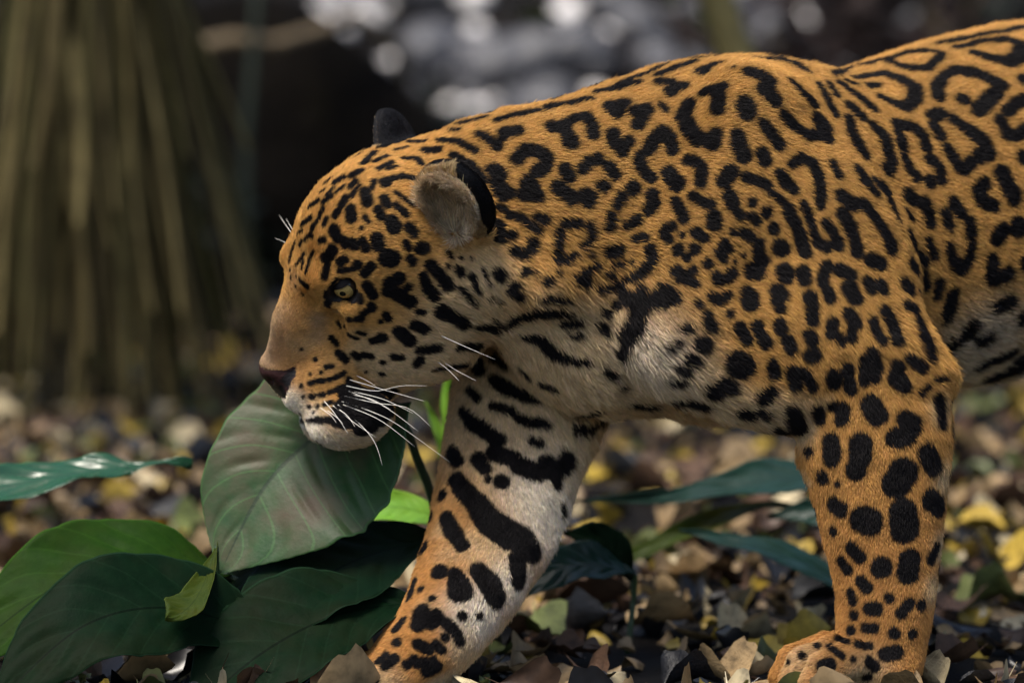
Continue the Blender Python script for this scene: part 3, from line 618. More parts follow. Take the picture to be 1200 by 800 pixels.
root = (BV[tri[ti]] * bw[..., None]).sum(1); nrm = (BN[tri[ti]] * bw[..., None]).sum(1); nrm /= np.linalg.norm(nrm, axis=1, keepdims=True)
def flow_len(P, Nn):
    x, y = g2px(P)
    x = x.astype(np.float32); y = y.astype(np.float32); F4 = FL.astype(np.float32); H4 = HLn.astype(np.float32)
    w = 1 / ((x[:, None] - F4[None, :, 0]) ** 2 + (y[:, None] - F4[None, :, 1]) ** 2 + 500)
    w *= np.sqrt(w)
    v = (w @ FD) / w.sum(1, keepdims=True)
    v = v - Nn * (v * Nn).sum(1, keepdims=True)
    v /= np.linalg.norm(v, axis=1, keepdims=True) + 1e-6
    w = 1 / ((x[:, None] - H4[None, :, 0]) ** 2 + (y[:, None] - H4[None, :, 1]) ** 2 + 300)
    w *= w
    return v, (w @ HLn[:, 2]) / w.sum(1)
fl, ln = in_chunks(flow_len, root, nrm)
er = ears(root)
for ei, (c, ax) in enumerate(EARS):
    mm = (er > 0) & (np.linalg.norm(root - c, axis=1) < 75)
    v = ax[0] * .8 + ax[2] * .35
    vv = v - nrm[mm] * (nrm[mm] @ v)[:, None]; fl[mm] = vv / (np.linalg.norm(vv, axis=1, keepdims=True) + 1e-6)
ln[er == 1] = 24; ln[er == 2] = 5; ln[er == 3] = 13
far_ear = (er > 0) & (np.linalg.norm(root - EARS[0][0], axis=1) < 80)
ln[far_ear & (er != 2)] = 5
ln = ln * rng.uniform(.65, 1.15, nh)
clump = np.stack([vnoise(root, 14, 10 + i) for i in range(3)], 1) * .22 + rng.normal(0, .13, (nh, 3))
lift_ = .30 + .12 * rng.random(nh)
lift_[er == 1] = .7
d0 = fl + nrm * (lift_ + .15)[:, None] + clump; d0 /= np.linalg.norm(d0, axis=1, keepdims=True)
d1 = fl + nrm * (lift_ * .35)[:, None] + clump * 1.2; d1 /= np.linalg.norm(d1, axis=1, keepdims=True)
p0 = root - nrm * .8
p1 = root + d0 * (ln * .5)[:, None]
p2 = p1 + d1 * (ln * .5)[:, None]
sample_at = root + fl * (ln * .42)[:, None] + rng.normal(0, .55, (nh, 3))
hc, hb, hk = in_chunks(coat, sample_at, nrm)
hc[er == 1] = np.array((.60, .48, .33)) * np.exp(.5 * vnoise(root[er == 1], 5, 5))[:, None]; hc[er == 2] = (.012, .012, .014); hc[er == 3] = np.array((.44, .32, .17)) * np.exp(.3 * vnoise(root[er == 3], 5, 6))[:, None]
hc[far_ear & (er == 3)] = (.02, .02, .022)
hc *= np.exp(rng.normal(0, .17, nh))[:, None] * (1 + .08 * rng.normal(0, 1, (nh, 3)) * np.array((.3, .5, 1)))
pts = np.stack((p0, p1, p2), 1)
hcv = bpy.data.hair_curves.new('fur')
hcv.add_curves([3] * nh)
hcv.attributes['position'].data.foreach_set('vector', g2w(pts).astype(np.float32).ravel())
rw = np.stack((np.full(nh, .26), np.full(nh, .22), np.full(nh, .06)), 1) * (.75 + .02 * ln)[:, None] * rng.uniform(.85, 1.35, nh)[:, None] / 1000
ra = hcv.attributes.get('radius') or hcv.attributes.new('radius', 'FLOAT', 'POINT')
ra.data.foreach_set('value', rw.astype(np.float32).ravel())
cc = hcv.attributes.new('coat', 'FLOAT_COLOR', 'CURVE')
cc.data.foreach_set('color', np.c_[np.clip(hc, .003, .95), np.ones(nh)].astype(np.float32).ravel())
m = NT('jaguar_fur')
m.set(Base_Color=m.attr('coat').outputs['Color'], Roughness=.55)
m.b.inputs['Specular IOR Level'].default_value = .12
hcv.materials.append(m.m)
fur = bpy.data.objects.new('fur', hcv); COL.objects.link(fur); set_parent(fur, jag)
print('fur', nh, time.time() - T0)

# ------------------------------------------------------------------ eyes, whiskers
m = NT('eye_white'); m.set(Base_Color=(.03, .022, .018), Roughness=.15); EYEW = m.m
m = NT('iris')
tcn = m.node('ShaderNodeTexCoord')
m.set(Base_Color=m.ramp(m.noise(900, 3), [(.3, (.24, .155, .042)), (.7, (.55, .40, .14))]), Roughness=.25); m.b.inputs['Coat Weight'].default_value = 1; m.b.inputs['Coat Roughness'].default_value = .02
IRIS = m.m
m = NT('pupil'); m.set(Base_Color=(.004, .004, .004), Roughness=.06); PUP = m.m
m = NT('cornea'); m.set(Base_Color=(1, 1, 1), Roughness=.02); m.b.inputs['Transmission Weight'].default_value = 1; m.b.inputs['IOR'].default_value = 1.33; CORN = m.m
def ball(c, r, ax, u0=0., u1=math.pi, nu=16, nv=28, sq=(1, 1, 1)):
    V, F = [], []
    for i in range(nu + 1):
        th = u0 + (u1 - u0) * i / nu
        for j in range(nv):
            ph = 2 * math.pi * j / nv
            V.append(c + (ax[0] * math.cos(th) * sq[0] + ax[1] * math.sin(th) * math.cos(ph) * sq[1] + ax[2] * math.sin(th) * math.sin(ph) * sq[2]) * r)
    for i in range(nu):
        for j in range(nv):
            j2 = (j + 1) % nv
            F.append((i * nv + j, i * nv + j2, (i + 1) * nv + j2, (i + 1) * nv + j))
    return np.array(V), F
m = NT('eyelid'); m.set(Base_Color=(.008, .006, .006), Roughness=.6); m.b.inputs['Specular IOR Level'].default_value = .15; LID = m.m
for sg in (-1, 1):
    c = head(EYE[0], EYE[1], EYE[2] * sg)
    look = HF * .60 + HL * (.80 * sg) - HU * .02; look /= np.linalg.norm(look)
    a1 = np.cross(look, HU); a1 /= np.linalg.norm(a1); a2 = np.cross(a1, look)
    ax = np.array((look, a1, a2))
    c = c + HL * (1.5 * sg)
    V, F = ball(c, 15.8, ax); eye = mesh_obj('eye', g2w(V), F, EYEW, jag)
    V, F = ball(c, 16.05, ax, 0, .80, 8); mesh_obj('iris', g2w(V), F, IRIS, eye)
    V, F = ball(c, 16.25, ax, 0, .24, 5); mesh_obj('pupil', g2w(V), F, PUP, eye)
    inner = HF - look * (HF @ look); inner /= np.linalg.norm(inner)
    for up_, th in ((a2 + inner * .10 - look * .05, 1.17), (-a2 + inner * .05 - look * .05, .98)):
        up_ = up_ / np.linalg.norm(up_); e1 = np.cross(up_, look); e1 /= np.linalg.norm(e1)
        V, F = ball(c, 17.4, np.array((up_, e1, np.cross(e1, up_))), 0, th, 10)
        mesh_obj('eyelid', g2w(V), F, LID, eye)
m = NT('whisker'); m.set(Base_Color=(.82, .78, .70), Roughness=.35); WHM = m.m
def whisker(pa, d0, d1, mid=None):
    h = lift(*pa[0]); z0 = h[2] if h is not None else d0
    P = [G(x, y, z0 - 2 + (d1 - z0) * t) for (x, y), t in zip(pa, np.linspace(0, 1, len(pa)))]
    S = spline(P, 12)
    V, F = tube([Vector(p) for p in g2w(S)], [.00048 * (1 - .88 * t) + .00005 for t in np.linspace(0, 1, 12)], 5)
    mesh_obj('whisker', V, F, WHM, jag)
for pa in ([(410, 445), (455, 458), (498, 470)], [(415, 459), (450, 468), (484, 484)], [(400, 470), (440, 484), (470, 500), (527, 541)], [(402, 474), (445, 492), (486, 523)], [(412, 462), (436, 468), (458, 480)],
           [(390, 475), (415, 495), (440, 512)], [(384, 481), (396, 490), (402, 497)], [(376, 478), (388, 487), (394, 495)], [(398, 480), (408, 488), (416, 500)], [(418, 440), (430, 446), (440, 452)], [(406, 452), (440, 458), (470, 452), (500, 452)], [(404, 464), (440, 472), (478, 478), (505, 500)], [(396, 474), (425, 500), (440, 520), (448, 545)], [(380, 470), (392, 484), (408, 508)], [(408, 458), (450, 476), (490, 505)],
           [(514, 392), (545, 406), (580, 421)], [(512, 423), (525, 433), (538, 446)], [(520, 424), (535, 434), (558, 446)]):
    whisker(pa, 0, 10)
for pa in ([(346, 279), (338, 268), (327, 252)], [(347, 281), (342, 268), (335, 256)], [(342, 290), (334, 284), (322, 279)]):
    whisker(pa, 90, 150)
# ------------------------------------------------------------------ ground, far slope
def ground_z(x, y):
    fl_ = np.clip((np.hypot(x - .1, (y - .1) * 1.3) - .75) / .8, 0, 1)
    z = fl_ * (.022 * np.sin(x * 3.1 + 1.3 * np.sin(y * 1.7)) + .018 * np.sin(y * 4.3 + x * 1.9 + .7))
    up = np.clip(y - 6.2, 0, None)
    z = z + .42 * up ** 1.15 * (1 + .12 * np.sin(x * 1.3)) * np.clip(up / 1.5, 0, 1)
    return np.where(y > 20, np.minimum(z, 9 + .02 * (y - 20)), z)
xs = np.r_[np.linspace(-60, -4, 24), np.linspace(-3.8, 3.8, 96), np.linspace(4, 60, 24)]
ys = np.r_[np.linspace(-40, -2, 14), np.linspace(-1.8, 9, 150), np.linspace(9.4, 22, 26), np.linspace(24, 160, 18)]
gx, gy = np.meshgrid(xs, ys, indexing='ij')
gz = ground_z(gx, gy) + rng.normal(0, .004, gx.shape) * (np.abs(gy) < 9)
gv = np.stack((gx, gy, gz), -1).reshape(-1, 3); ny_ = len(ys)
gf = [(i * ny_ + j, (i + 1) * ny_ + j, (i + 1) * ny_ + j + 1, i * ny_ + j + 1) for i in range(len(xs) - 1) for j in range(ny_ - 1)]
m = NT('forest_soil')
n1 = m.noise(9, 6, .65); n2 = m.noise(70, 4, .6)
m.set(Base_Color=m.ramp(n1, [(.3, (.006, .006, .0075)), (.55, (.016, .014, .013)), (.75, (.034, .026, .018))]), Roughness=.75)
m.b.inputs['Specular IOR Level'].default_value = .12
m.bump(m.noise(120, 6, .7), 1, .03)
ground = mesh_obj('ground', gv, gf, m.m); tag(ground, 'dark damp forest soil under the leaves', kind='structure')

# ------------------------------------------------------------------ fallen leaves
def leaf_mesh(kind, curl, bend, twist, lobes, seed):
    r = random.Random(seed); ns, nt = 11, 6
    V, F = [], []
    for i in range(ns + 1):
        s_ = i / ns
        w = math.sin(math.pi * min(1, s_ ** kind)) ** .8 * .36 + .012
        w *= 1 + lobes * math.sin(s_ * 15 + seed)
        for j in range(nt + 1):
            t = j / nt * 2 - 1
            x = t * w; y = s_ - .5
            z = curl * t * t * w * 1.6 + bend * (s_ - .5) ** 2 + twist * t * w * (s_ - .5) * 3 + r.uniform(-.008, .008) + .03 * math.sin(s_ * 9 + seed) * t + .02 * math.sin(s_ * 23 + seed * 2) * t * t
            V.append((x, y, z))
    for i in range(ns):
        for j in range(nt):
            a = i * (nt + 1) + j; F.append((a, a + 1, a + nt + 2, a + nt + 1))
    V += [(-.012, -.5, bend * .25), (.012, -.5, bend * .25), (.006, -.72, bend * .45), (-.006, -.72, bend * .45)]
    b = (ns + 1) * (nt + 1); F.append((b, b + 1, b + 2, b + 3))
    return np.array(V), F
LEAFV = [leaf_mesh(.9, .9, .45, .5, .05, 1), leaf_mesh(.75, -.9, -.5, -.6, .1, 2), leaf_mesh(1.1, 1.5, .9, .4, .08, 3), leaf_mesh(.8, .5, 1.1, 1.1, .08, 4), leaf_mesh(.95, -1.3, .5, -.9, .14, 5), leaf_mesh(.7, 1.3, -.8, .8, .12, 6), leaf_mesh(.85, .35, .2, .3, .2, 7)]
KINDS = [('tan', (.30, .205, .10), 'dry tan fallen leaf lying on the dark soil'), ('yellow', (.52, .36, .05), 'yellow fallen leaf lying among the brown litter'), ('brown', (.115, .062, .034), 'dark brown curled fallen leaf in the litter'),
         ('cream', (.46, .38, .23), 'pale cream fallen leaf bleached dry on the soil'), ('blackened', (.030, .031, .036), 'blackened wet fallen leaf pressed into the mud'), ('green', (.16, .19, .055), 'olive green fallen leaf fading among the litter')]
LMAT = []
KF = dict(tan=1.0, yellow=.85, brown=.7, cream=1.1, blackened=.55, green=.7)
KINDS = [(a_, tuple(v * KF[a_] for v in c_), l_) for a_, c_, l_ in KINDS]
for nm, c, _l in KINDS:
    m = NT('fallen_leaf_' + nm)
    oi = m.node('ShaderNodeObjectInfo')
    tc_ = m.node('ShaderNodeTexCoord'); sx_ = m.node('ShaderNodeSeparateXYZ'); m.l.new(tc_.outputs['Object'], sx_.inputs[0])
    ax__ = m.math('ABSOLUTE', sx_.outputs[0])
    fr_ = m.math('FRACT', m.math('SUBTRACT', m.math('MULTIPLY', sx_.outputs[1], 9.0), m.math('MULTIPLY', ax__, 8.0)))
    vn_ = m.math('MAXIMUM', m.math('LESS_THAN', ax__, .013), m.math('MULTIPLY', m.math('LESS_THAN', fr_, .09), .5))
    mp_ = m.node('ShaderNodeVectorMath', operation='ADD'); m.l.new(tc_.outputs['Object'], mp_.inputs[0])
    cb_ = m.node('ShaderNodeCombineXYZ'); m.l.new(m.math('MULTIPLY', oi.outputs['Random'], 37.0), cb_.inputs[0]); m.l.new(cb_.outputs[0], mp_.inputs[1])
    n1 = m.noise(3.5, 5, .6, mp_.outputs[0]); n2 = m.noise(14, 4, .6, mp_.outputs[0])
    cc_ = m.ramp(n1, [(.32, tuple(v * .35 for v in c)), (.5, c), (.72, tuple(min(.8, v * 1.3) for v in c))])
    cc_ = m.mix(m.math('MULTIPLY', oi.outputs['Random'], .5), cc_, tuple(v * .35 for v in c))
    cc_ = m.mix(m.ramp(n2, [(.58, (0, 0, 0)), (.68, (.7, .7, .7))]), cc_, tuple(v * .25 for v in c))
    cc_ = m.mix(m.math('MULTIPLY', vn_, .45), cc_, tuple(min(.8, v * 1.6 + .01) for v in c))
    m.set(Base_Color=cc_, Roughness=.3 if nm == 'blackened' else .55)
    m.b.inputs['Specular IOR Level'].default_value = .3
    m.bump(m.math('ADD', n2, vn_), .25, .03)
    LMAT.append(m.m)
PROB = np.array((.27, .12, .25, .10, .18, .08))
def frame_px(p):
    q = np.asarray(p) - camp
    z = q @ fwd; return 600 + (q @ rgt) / z * Dm, 400 - (q @ upv) / z * Dm, z
WB = None
def hidden_by_jaguar(p):
    q = np.asarray(p) - camp
    g = Vector(((q @ rgt) * 1000, -(q @ upv) * 1000, (q @ fwd) * 1000 - Dm))
    d = g - EYE0; L = d.length
    h = BODY_BVH.ray_cast(EYE0, d.normalized(), L - 5)
    return h[0] is not None
NL = 14500
lx = rng.uniform(-1, 1, NL); ly = -.75 + 7.6 * rng.random(NL) ** .85
lx = lx * (.95 + .17 * (ly + .75)) * np.where(np.arange(NL) >= 10500, 2.6, 1)
clus = vnoise(np.c_[lx, ly, lx * 0] * 1000, 260, 4); mv = clus < -.12
lx[mv] += rng.normal(0, .16, mv.sum()); ly[mv] += rng.normal(0, .16, mv.sum())
lsz = np.where((np.arange(NL) < 5200) | (np.arange(NL) >= 10500), np.minimum(rng.lognormal(math.log(.060), .34, NL), .105), rng.uniform(.014, .036, NL)) * np.clip(.80 + .3 * (ly + .3), .62, 1)
lk = rng.choice(len(KINDS), NL, p=PROB / PROB.sum()); lv = rng.integers(0, len(LEAFV), NL)
lz = ground_z(lx, ly) + rng.uniform(.002, .022, NL)
fx, fy, fz = frame_px(np.c_[lx, ly, lz])
size_px = lsz / fz * Dm
keepm = (rng.random(NL) < np.where((lx > .45) & (ly < 1.2), .45, 1.0)) ; lsz = np.where(keepm, lsz, lsz * .6)
inview = (fx > -10) & (fx < 1210) & (fy > 380) & (fy < 815)
order = np.argsort(-size_px * inview)
LM = {}
singles = set()
per = {k: 0 for k in range(len(KINDS))}
mats_done = {}
for i in order:
    if len(singles) >= 260 or not inview[i]: break
    p = np.array((lx[i], ly[i], lz[i] + .01))
    if hidden_by_jaguar(p) or (fx[i] < 480 and fy[i] > 640): continue
    k, v = int(lk[i]), int(lv[i])
    key = (k, v)
    if key not in LM:
        me_ = bpy.data.meshes.new('fallen_leaf'); me_.from_pydata(LEAFV[v][0].tolist(), [], LEAFV[v][1]); me_.shade_smooth(); me_.materials.append(LMAT[k]); LM[key] = me_
    o = bpy.data.objects.new('fallen_leaf', LM[key]); COL.objects.link(o)
    o.location = (lx[i], ly[i], lz[i]); o.scale = (lsz[i], lsz[i], lsz[i] * .6)
    o.rotation_euler = (rng.normal(0, .2), rng.normal(0, .2), rng.uniform(0, 6.28))
    x_, y_ = lx[i], ly[i]
    big = 'large' if lsz[i] > .078 else 'small' if lsz[i] < .05 else 'mid-sized'
    form = ('cupped', 'downturned', 'tightly curled', 'twisted', 'ragged', 'rolled', 'lobed')[v]
    if y_ < .45: zone = 'by the jaguar\'s planted paw' if x_ > .2 else 'by the jaguar\'s reaching paw' if x_ > -.3 else 'beside the low dark-leaved plant'
    elif x_ > .5: zone = 'on the mud behind the jaguar\'s planted leg'
    elif x_ > -.1: zone = 'on the soil seen under the jaguar\'s belly'
    else: zone = 'on the soil below the palm skirt'
    tag(o, f'{big} {form} {KINDS[k][0]} fallen leaf {zone}', 'leaf', f'{KINDS[k][0]} fallen leaves {zone}')
    singles.add(int(i))
for k in range(len(KINDS)):
    idx = [i for i in np.flatnonzero(lk == k) if int(i) not in singles]
    VV, FF = [], []; off = 0
    for i in idx:
        v, f = LEAFV[lv[i]]
        a, b, c = rng.uniform(0, 6.28), rng.normal(0, .4), rng.normal(0, .4)
        Rm = np.array((Matrix.Rotation(a, 3, 'Z') @ Matrix.Rotation(b, 3, 'X') @ Matrix.Rotation(c, 3, 'Y')))
        VV.append(v * lsz[i] * (1, 1, .7) @ Rm.T + (lx[i], ly[i], lz[i])); FF += [tuple(q + off for q in fc) for fc in f]; off += len(v)
    o = mesh_obj('leaf_litter', np.concatenate(VV), FF, None)
    # one litter object per tone keeps its own dry-leaf material; texture space is metres here
    m2 = NT('litter_' + KINDS[k][0]); c = KINDS[k][1]
    n1 = m2.noise(45, 4, .6); n2 = m2.noise(14, 2)
    m2.set(Base_Color=m2.mix(m2.math('MULTIPLY', n2, .5), m2.ramp(n1, [(.3, tuple(x_ * .4 for x_ in c)), (.55, c), (.75, tuple(min(.8, x_ * 1.25) for x_ in c))]), tuple(x_ * .3 for x_ in c)), Roughness=.28 if KINDS[k][0] == 'blackened' else .5)
    o.data.materials.append(m2.m)
    tag(o, KINDS[k][0] + ' dead leaves strewn thickly over the forest floor', 'leaf litter', kind='stuff')

# ------------------------------------------------------------------ twigs
m = NT('twig_bark'); m.set(Base_Color=m.ramp(m.noise(30, 4), [(.3, (.020, .014, .010)), (.7, (.085, .060, .038))]), Roughness=.8); M_TW = m.m
tw_n = 0
for k in range(400):
    if tw_n >= 46: break
    x_ = rng.uniform(-.62, .75); y_ = rng.uniform(-.2, 2.6); L_ = rng.uniform(.05, .16); a_ = rng.uniform(0, 6.28)
    z_ = float(ground_z(np.array(x_), np.array(y_))) + rng.uniform(.008, .03)
    if hidden_by_jaguar((x_, y_, z_)) or (x_ < -.1 and y_ < .3): continue
    dv = Vector((math.cos(a_), math.sin(a_), rng.uniform(-.12, .12))); sv = Vector((-dv.y, dv.x, .2)); c_ = Vector((x_, y_, z_))
    P_ = [c_ + dv * (L_ * (t - .5)) + sv * (.012 * math.sin(t * 5 + k)) for t in np.linspace(0, 1, 7)]
    V, F = tube(P_, list(np.linspace(.0032, .0012, 7) * rng.uniform(.7, 1.5)), 6)
    zone = 'behind the jaguar\'s planted leg' if x_ > .45 else 'under the jaguar\'s belly' if x_ > -.1 else 'below the palm skirt'
    o = mesh_obj('fallen_twig', V, F, M_TW); tag(o, f'thin brown fallen twig lying on the litter {zone}', 'twig', 'twigs ' + zone); tw_n += 1

# ------------------------------------------------------------------ broad green leaves
def leaf_mat(name, dark, light, blot, rough=.32, blot_amt=.5, spec=.3, vein_amt=.14):
    m = NT(name)
    a = m.attr('leafuv'); sp = m.node('ShaderNodeSeparateXYZ'); m.l.new(a.outputs['Vector'], sp.inputs[0])
    s_, t_ = sp.outputs[0], sp.outputs[1]
    at = m.math('ABSOLUTE', t_)
    ph = m.math('FRACT', m.math('SUBTRACT', m.math('MULTIPLY', s_, 8.0), m.math('MULTIPLY', at, 1.9)))
    vein = m.math('LESS_THAN', m.math('ABSOLUTE', m.math('SUBTRACT', ph, .5)), .035)
    mid = m.math('LESS_THAN', at, .022)
    tc_ = m.node('ShaderNodeTexCoord')
    n1 = m.noise(9, 5, .6); n2 = m.noise(55, 4, .6); n3 = m.noise(23, 5, .7)
    c = m.mix(n2, dark, light)
    c = m.mix(m.math('MULTIPLY', m.ramp(n1, [(.42, (0, 0, 0)), (.68, (1, 1, 1))]), blot_amt), c, blot)
    c = m.mix(m.math('MULTIPLY', m.math('GREATER_THAN', n3, .69), .7), c, tuple(v * .5 for v in blot))
    lt = tuple(min(.6, v * 1.8 + .003) for v in light)
    c = m.mix(m.math('MULTIPLY', vein, vein_amt), c, lt)
    c = m.mix(m.math('MULTIPLY', mid, .7), c, tuple(v * .45 for v in dark))
    edge = m.math('GREATER_THAN', at, .975)
    c = m.mix(m.math('MULTIPLY', edge, .6), c, tuple(min(.5, v * 1.6 + .004) for v in light))
    m.set(Base_Color=c, Roughness=m.math('MULTIPLY_ADD', n1, .25)); m.n[-1].inputs[2].default_value = rough - .1
    m.b.inputs['Specular IOR Level'].default_value = spec
    m.bump(n2, .25, .004)
    return m.m
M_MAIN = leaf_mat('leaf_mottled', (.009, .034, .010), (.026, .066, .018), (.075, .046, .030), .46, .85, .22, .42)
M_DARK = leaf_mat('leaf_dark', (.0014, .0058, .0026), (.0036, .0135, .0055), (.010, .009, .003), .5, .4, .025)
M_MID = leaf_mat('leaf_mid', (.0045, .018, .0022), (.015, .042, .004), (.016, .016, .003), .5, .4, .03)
M_GLOSS = leaf_mat('leaf_glossy', (.006, .036, .016), (.014, .070, .030), (.010, .04, .02), .22, .2, .5)
M_BRIGHT = leaf_mat('leaf_bright', (.075, .20, .015), (.16, .34, .030), (.22, .26, .03), .42, .4)
M_TEAL = leaf_mat('leaf_teal', (.005, .020, .015), (.011, .036, .026), (.010, .024, .022), .33, .3, .25)
M_YEL = leaf_mat('leaf_yellowing', (.012, .026, .003), (.034, .045, .005), (.060, .045, .006), .42, .6, .1)
m = NT('stem_green'); m.set(Base_Color=m.ramp(m.noise(60), [(.3, (.012, .03, .012)), (.7, (.03, .065, .022))]), Roughness=.45); M_STEM = m.m
def leaf(mid, wl, wr, nrm, mat, parent, lobe=0., fold=.12, wave=3., wavy_edge=0., ns=46, nt=26, nv=8, seed=0):
    """blade along midrib points (px,py,d); half widths wl/wr at even steps; nrm = facing direction (right, down, away)"""
    P = spline([G(*q) for q in mid], ns + 1)
    xs_ = np.linspace(0, 1, len(wl)); ss = np.linspace(0, 1, ns + 1)
    WL = np.array([spline(np.array(wl, float)[:, None], 200)[int(s * 199), 0] for s in ss]); WR = np.array([spline(np.array(wr, float)[:, None], 200)[int(s * 199), 0] for s in ss])
    n0 = np.array(nrm, float); n0 /= np.linalg.norm(n0)
    V, UV, F = [], [], []
    r = random.Random(seed + 5)
    ph1, ph2 = r.uniform(0, 6), r.uniform(0, 6)
    for i in range(ns + 1):
        t_ = P[min(i + 1, ns)] - P[max(i - 1, 0)]; t_ /= np.linalg.norm(t_)
        sd_ = np.cross(t_, n0); sd_ /= np.linalg.norm(sd_); nn = np.cross(sd_, t_)
        for j in range(nt + 1):
            t = j / nt * 2 - 1
            s = ss[i]
            w = (WR[i] if t > 0 else WL[i]) * abs(t) * (1 + .014 * math.sin(s * 29 + ph1 * 3 + (1 if t > 0 else 0)) + .008 * math.sin(s * 61 + ph2))
            vein = max(0., math.cos(2 * math.pi * (s * nv - abs(t) * 1.9 + .5))) ** 2 * (.7 + .5 * math.sin(s * 31 + ph1))
            h = fold * w - vein * wave * min(1, abs(t) * 3) * min(1, 5 * (1 - s)) * (1 - .5 * abs(t)) + wavy_edge * t * t * math.sin(s * 17 + ph1 + (2 if t > 0 else 0)) + 5 * math.sin(s * 4 + t * 2 + ph2) * abs(t)
            p = P[i] + sd_ * (w if t > 0 else -w) + nn * h - t_ * lobe * abs(t) ** 1.6 * (1 - s) ** 2
            V.append(p); UV.append((s, t, 0))
    for i in range(ns):
        for j in range(nt):
            a = i * (nt + 1) + j; F.append((a, a + 1, a + nt + 2, a + nt + 1))
    o = mesh_obj('leaf', g2w(np.array(V)), F, mat, parent)
    at = o.data.attributes.new('leafuv', 'FLOAT_VECTOR', 'POINT'); at.data.foreach_set('vector', np.array(UV, np.float32).ravel())
    so = o.modifiers.new('thickness', 'SOLIDIFY'); so.thickness = .0006; so.offset = 0
    return o
def stem(pts, r0, r1, parent, mat=None):
    S = spline([G(*p) for p in pts], 16)
    V, F = tube([Vector(p) for p in g2w(S)], list(np.linspace(r0, r1, 16)), 10)
    return mesh_obj('stem', V, F, mat or M_STEM, parent)
def plant(px, d, label, name='broad_leaved_plant', cat='plant', group=None):
    o = empty(name, W(px, ground_py(d), d)); return tag(o, label, cat, group)
gp = ground_py
pa = plant(540, 300, 'plant with one large mottled heart-shaped leaf held beside the jaguar\'s chin')
leaf([(432, 462, 178), (365, 514, 168), (307, 574, 150), (257, 673, 128)], (44, 116, 136, 112, 0), (44, 88, 92, 68, 0), (-.12, -.38, -1), M_MAIN, pa, 34, .10, 3.2, 3, ns=80, nt=48, nv=7, seed=3)
stem([(428, 466, 180), (470, 492, 240), (488, 535, 262), (506, 582, 275), (524, 660, 290), (540, gp(300), 300)], .0045, .007, pa)
leaf([(512, 606, 372), (462, 594, 360), (398, 604, 340)], (8, 26, 22, 0), (8, 24, 20, 0), (-.1, -.75, -1), M_BRIGHT, pa, 8, .15, 2, 2, seed=4)
stem([(510, 606, 372), (524, 650, 350), (545, gp(310), 310)], .003, .004, pa)
pb = plant(330, 40, 'low plant with wide dark green leaves spread over the ground below the mottled leaf')
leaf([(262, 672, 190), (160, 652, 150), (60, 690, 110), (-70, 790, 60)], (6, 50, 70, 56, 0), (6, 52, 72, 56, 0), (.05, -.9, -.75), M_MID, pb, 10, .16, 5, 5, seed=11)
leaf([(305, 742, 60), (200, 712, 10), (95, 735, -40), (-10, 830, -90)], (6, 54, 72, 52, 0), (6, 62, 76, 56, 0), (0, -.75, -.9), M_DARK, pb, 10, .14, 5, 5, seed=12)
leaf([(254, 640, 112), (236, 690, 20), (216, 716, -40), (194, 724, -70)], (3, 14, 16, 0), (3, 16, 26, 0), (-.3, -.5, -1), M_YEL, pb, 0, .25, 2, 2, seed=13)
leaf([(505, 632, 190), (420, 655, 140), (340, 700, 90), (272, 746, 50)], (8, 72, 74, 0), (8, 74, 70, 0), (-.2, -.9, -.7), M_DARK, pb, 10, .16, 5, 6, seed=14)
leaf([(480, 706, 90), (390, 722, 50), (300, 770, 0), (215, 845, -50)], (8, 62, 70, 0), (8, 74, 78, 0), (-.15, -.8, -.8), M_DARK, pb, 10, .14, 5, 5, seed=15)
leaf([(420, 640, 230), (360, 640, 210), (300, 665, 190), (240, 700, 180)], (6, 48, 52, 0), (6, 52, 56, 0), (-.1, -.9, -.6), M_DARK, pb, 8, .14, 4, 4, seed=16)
for a_, d_ in (((262, 672), 190), ((305, 742), 60), ((505, 632), 190), ((480, 706), 90), ((420, 640), 230)):
    stem([(a_[0], a_[1], d_), ((a_[0] + 330) / 2 + 25, a_[1] + 40, d_ * .8 + 10), (335, gp(40), 40)], .0035, .005, pb)
stem([(254, 640, 112), (260, 690, 135), (300, 745, 125), (335, gp(40), 40)], .0025, .004, pb)
pc = plant(-140, 380, 'plant with one long glossy ripple-edged leaf beside the palm skirt')
leaf([(226, 541, 430), (150, 546, 405), (60, 560, 380), (-90, 590, 340)], (3, 12, 26, 30, 14), (3, 13, 28, 34, 14), (.05, -.95, -.75), M_GLOSS, pc, 0, .18, 5, 7, ns=60, nv=10, seed=21)
stem([(-90, 590, 340), (-130, 650, 360), (-140, gp(380), 380)], .004, .006, pc)
pd = plant(540, 620, 'small grassy plant with bright green blades between the jaguar\'s jaw and leg')
leaf([(545, 560, 600), (532, 470, 590), (548, 380, 580)], (4, 16, 14, 0), (4, 16, 13, 0), (0, -.3, -1), M_BRIGHT, pd, 0, .3, 1, 2, seed=31)
leaf([(540, 600, 610), (520, 520, 600), (498, 470, 590)], (4, 10, 7, 0), (4, 10, 7, 0), (0, -.3, -1), M_BRIGHT, pd, 0, .3, 1, 2, seed=32)
stem([(545, 560, 600), (541, gp(620), 620)], .003, .004, pd); stem([(540, 600, 610), (540, gp(620), 620)], .003, .004, pd)
pe = plant(1010, 760, 'plant with long dark leaves arching low behind the jaguar\'s planted leg')
leaf([(1040, 575, 760), (930, 560, 720), (850, 572, 690), (760, 584, 660), (665, 586, 640)], (8, 34, 22, 6, 0), (8, 36, 24, 5, 0), (0, -.8, -.8), M_TEAL, pe, 0, .2, 4, 4, seed=41)
leaf([(990, 610, 780), (895, 594, 720), (800, 626, 680), (712, 664, 650)], (4, 15, 17, 0), (4, 15, 17, 0), (0, -.9, -.6), M_YEL, pe, 0, .25, 3, 3, seed=42)
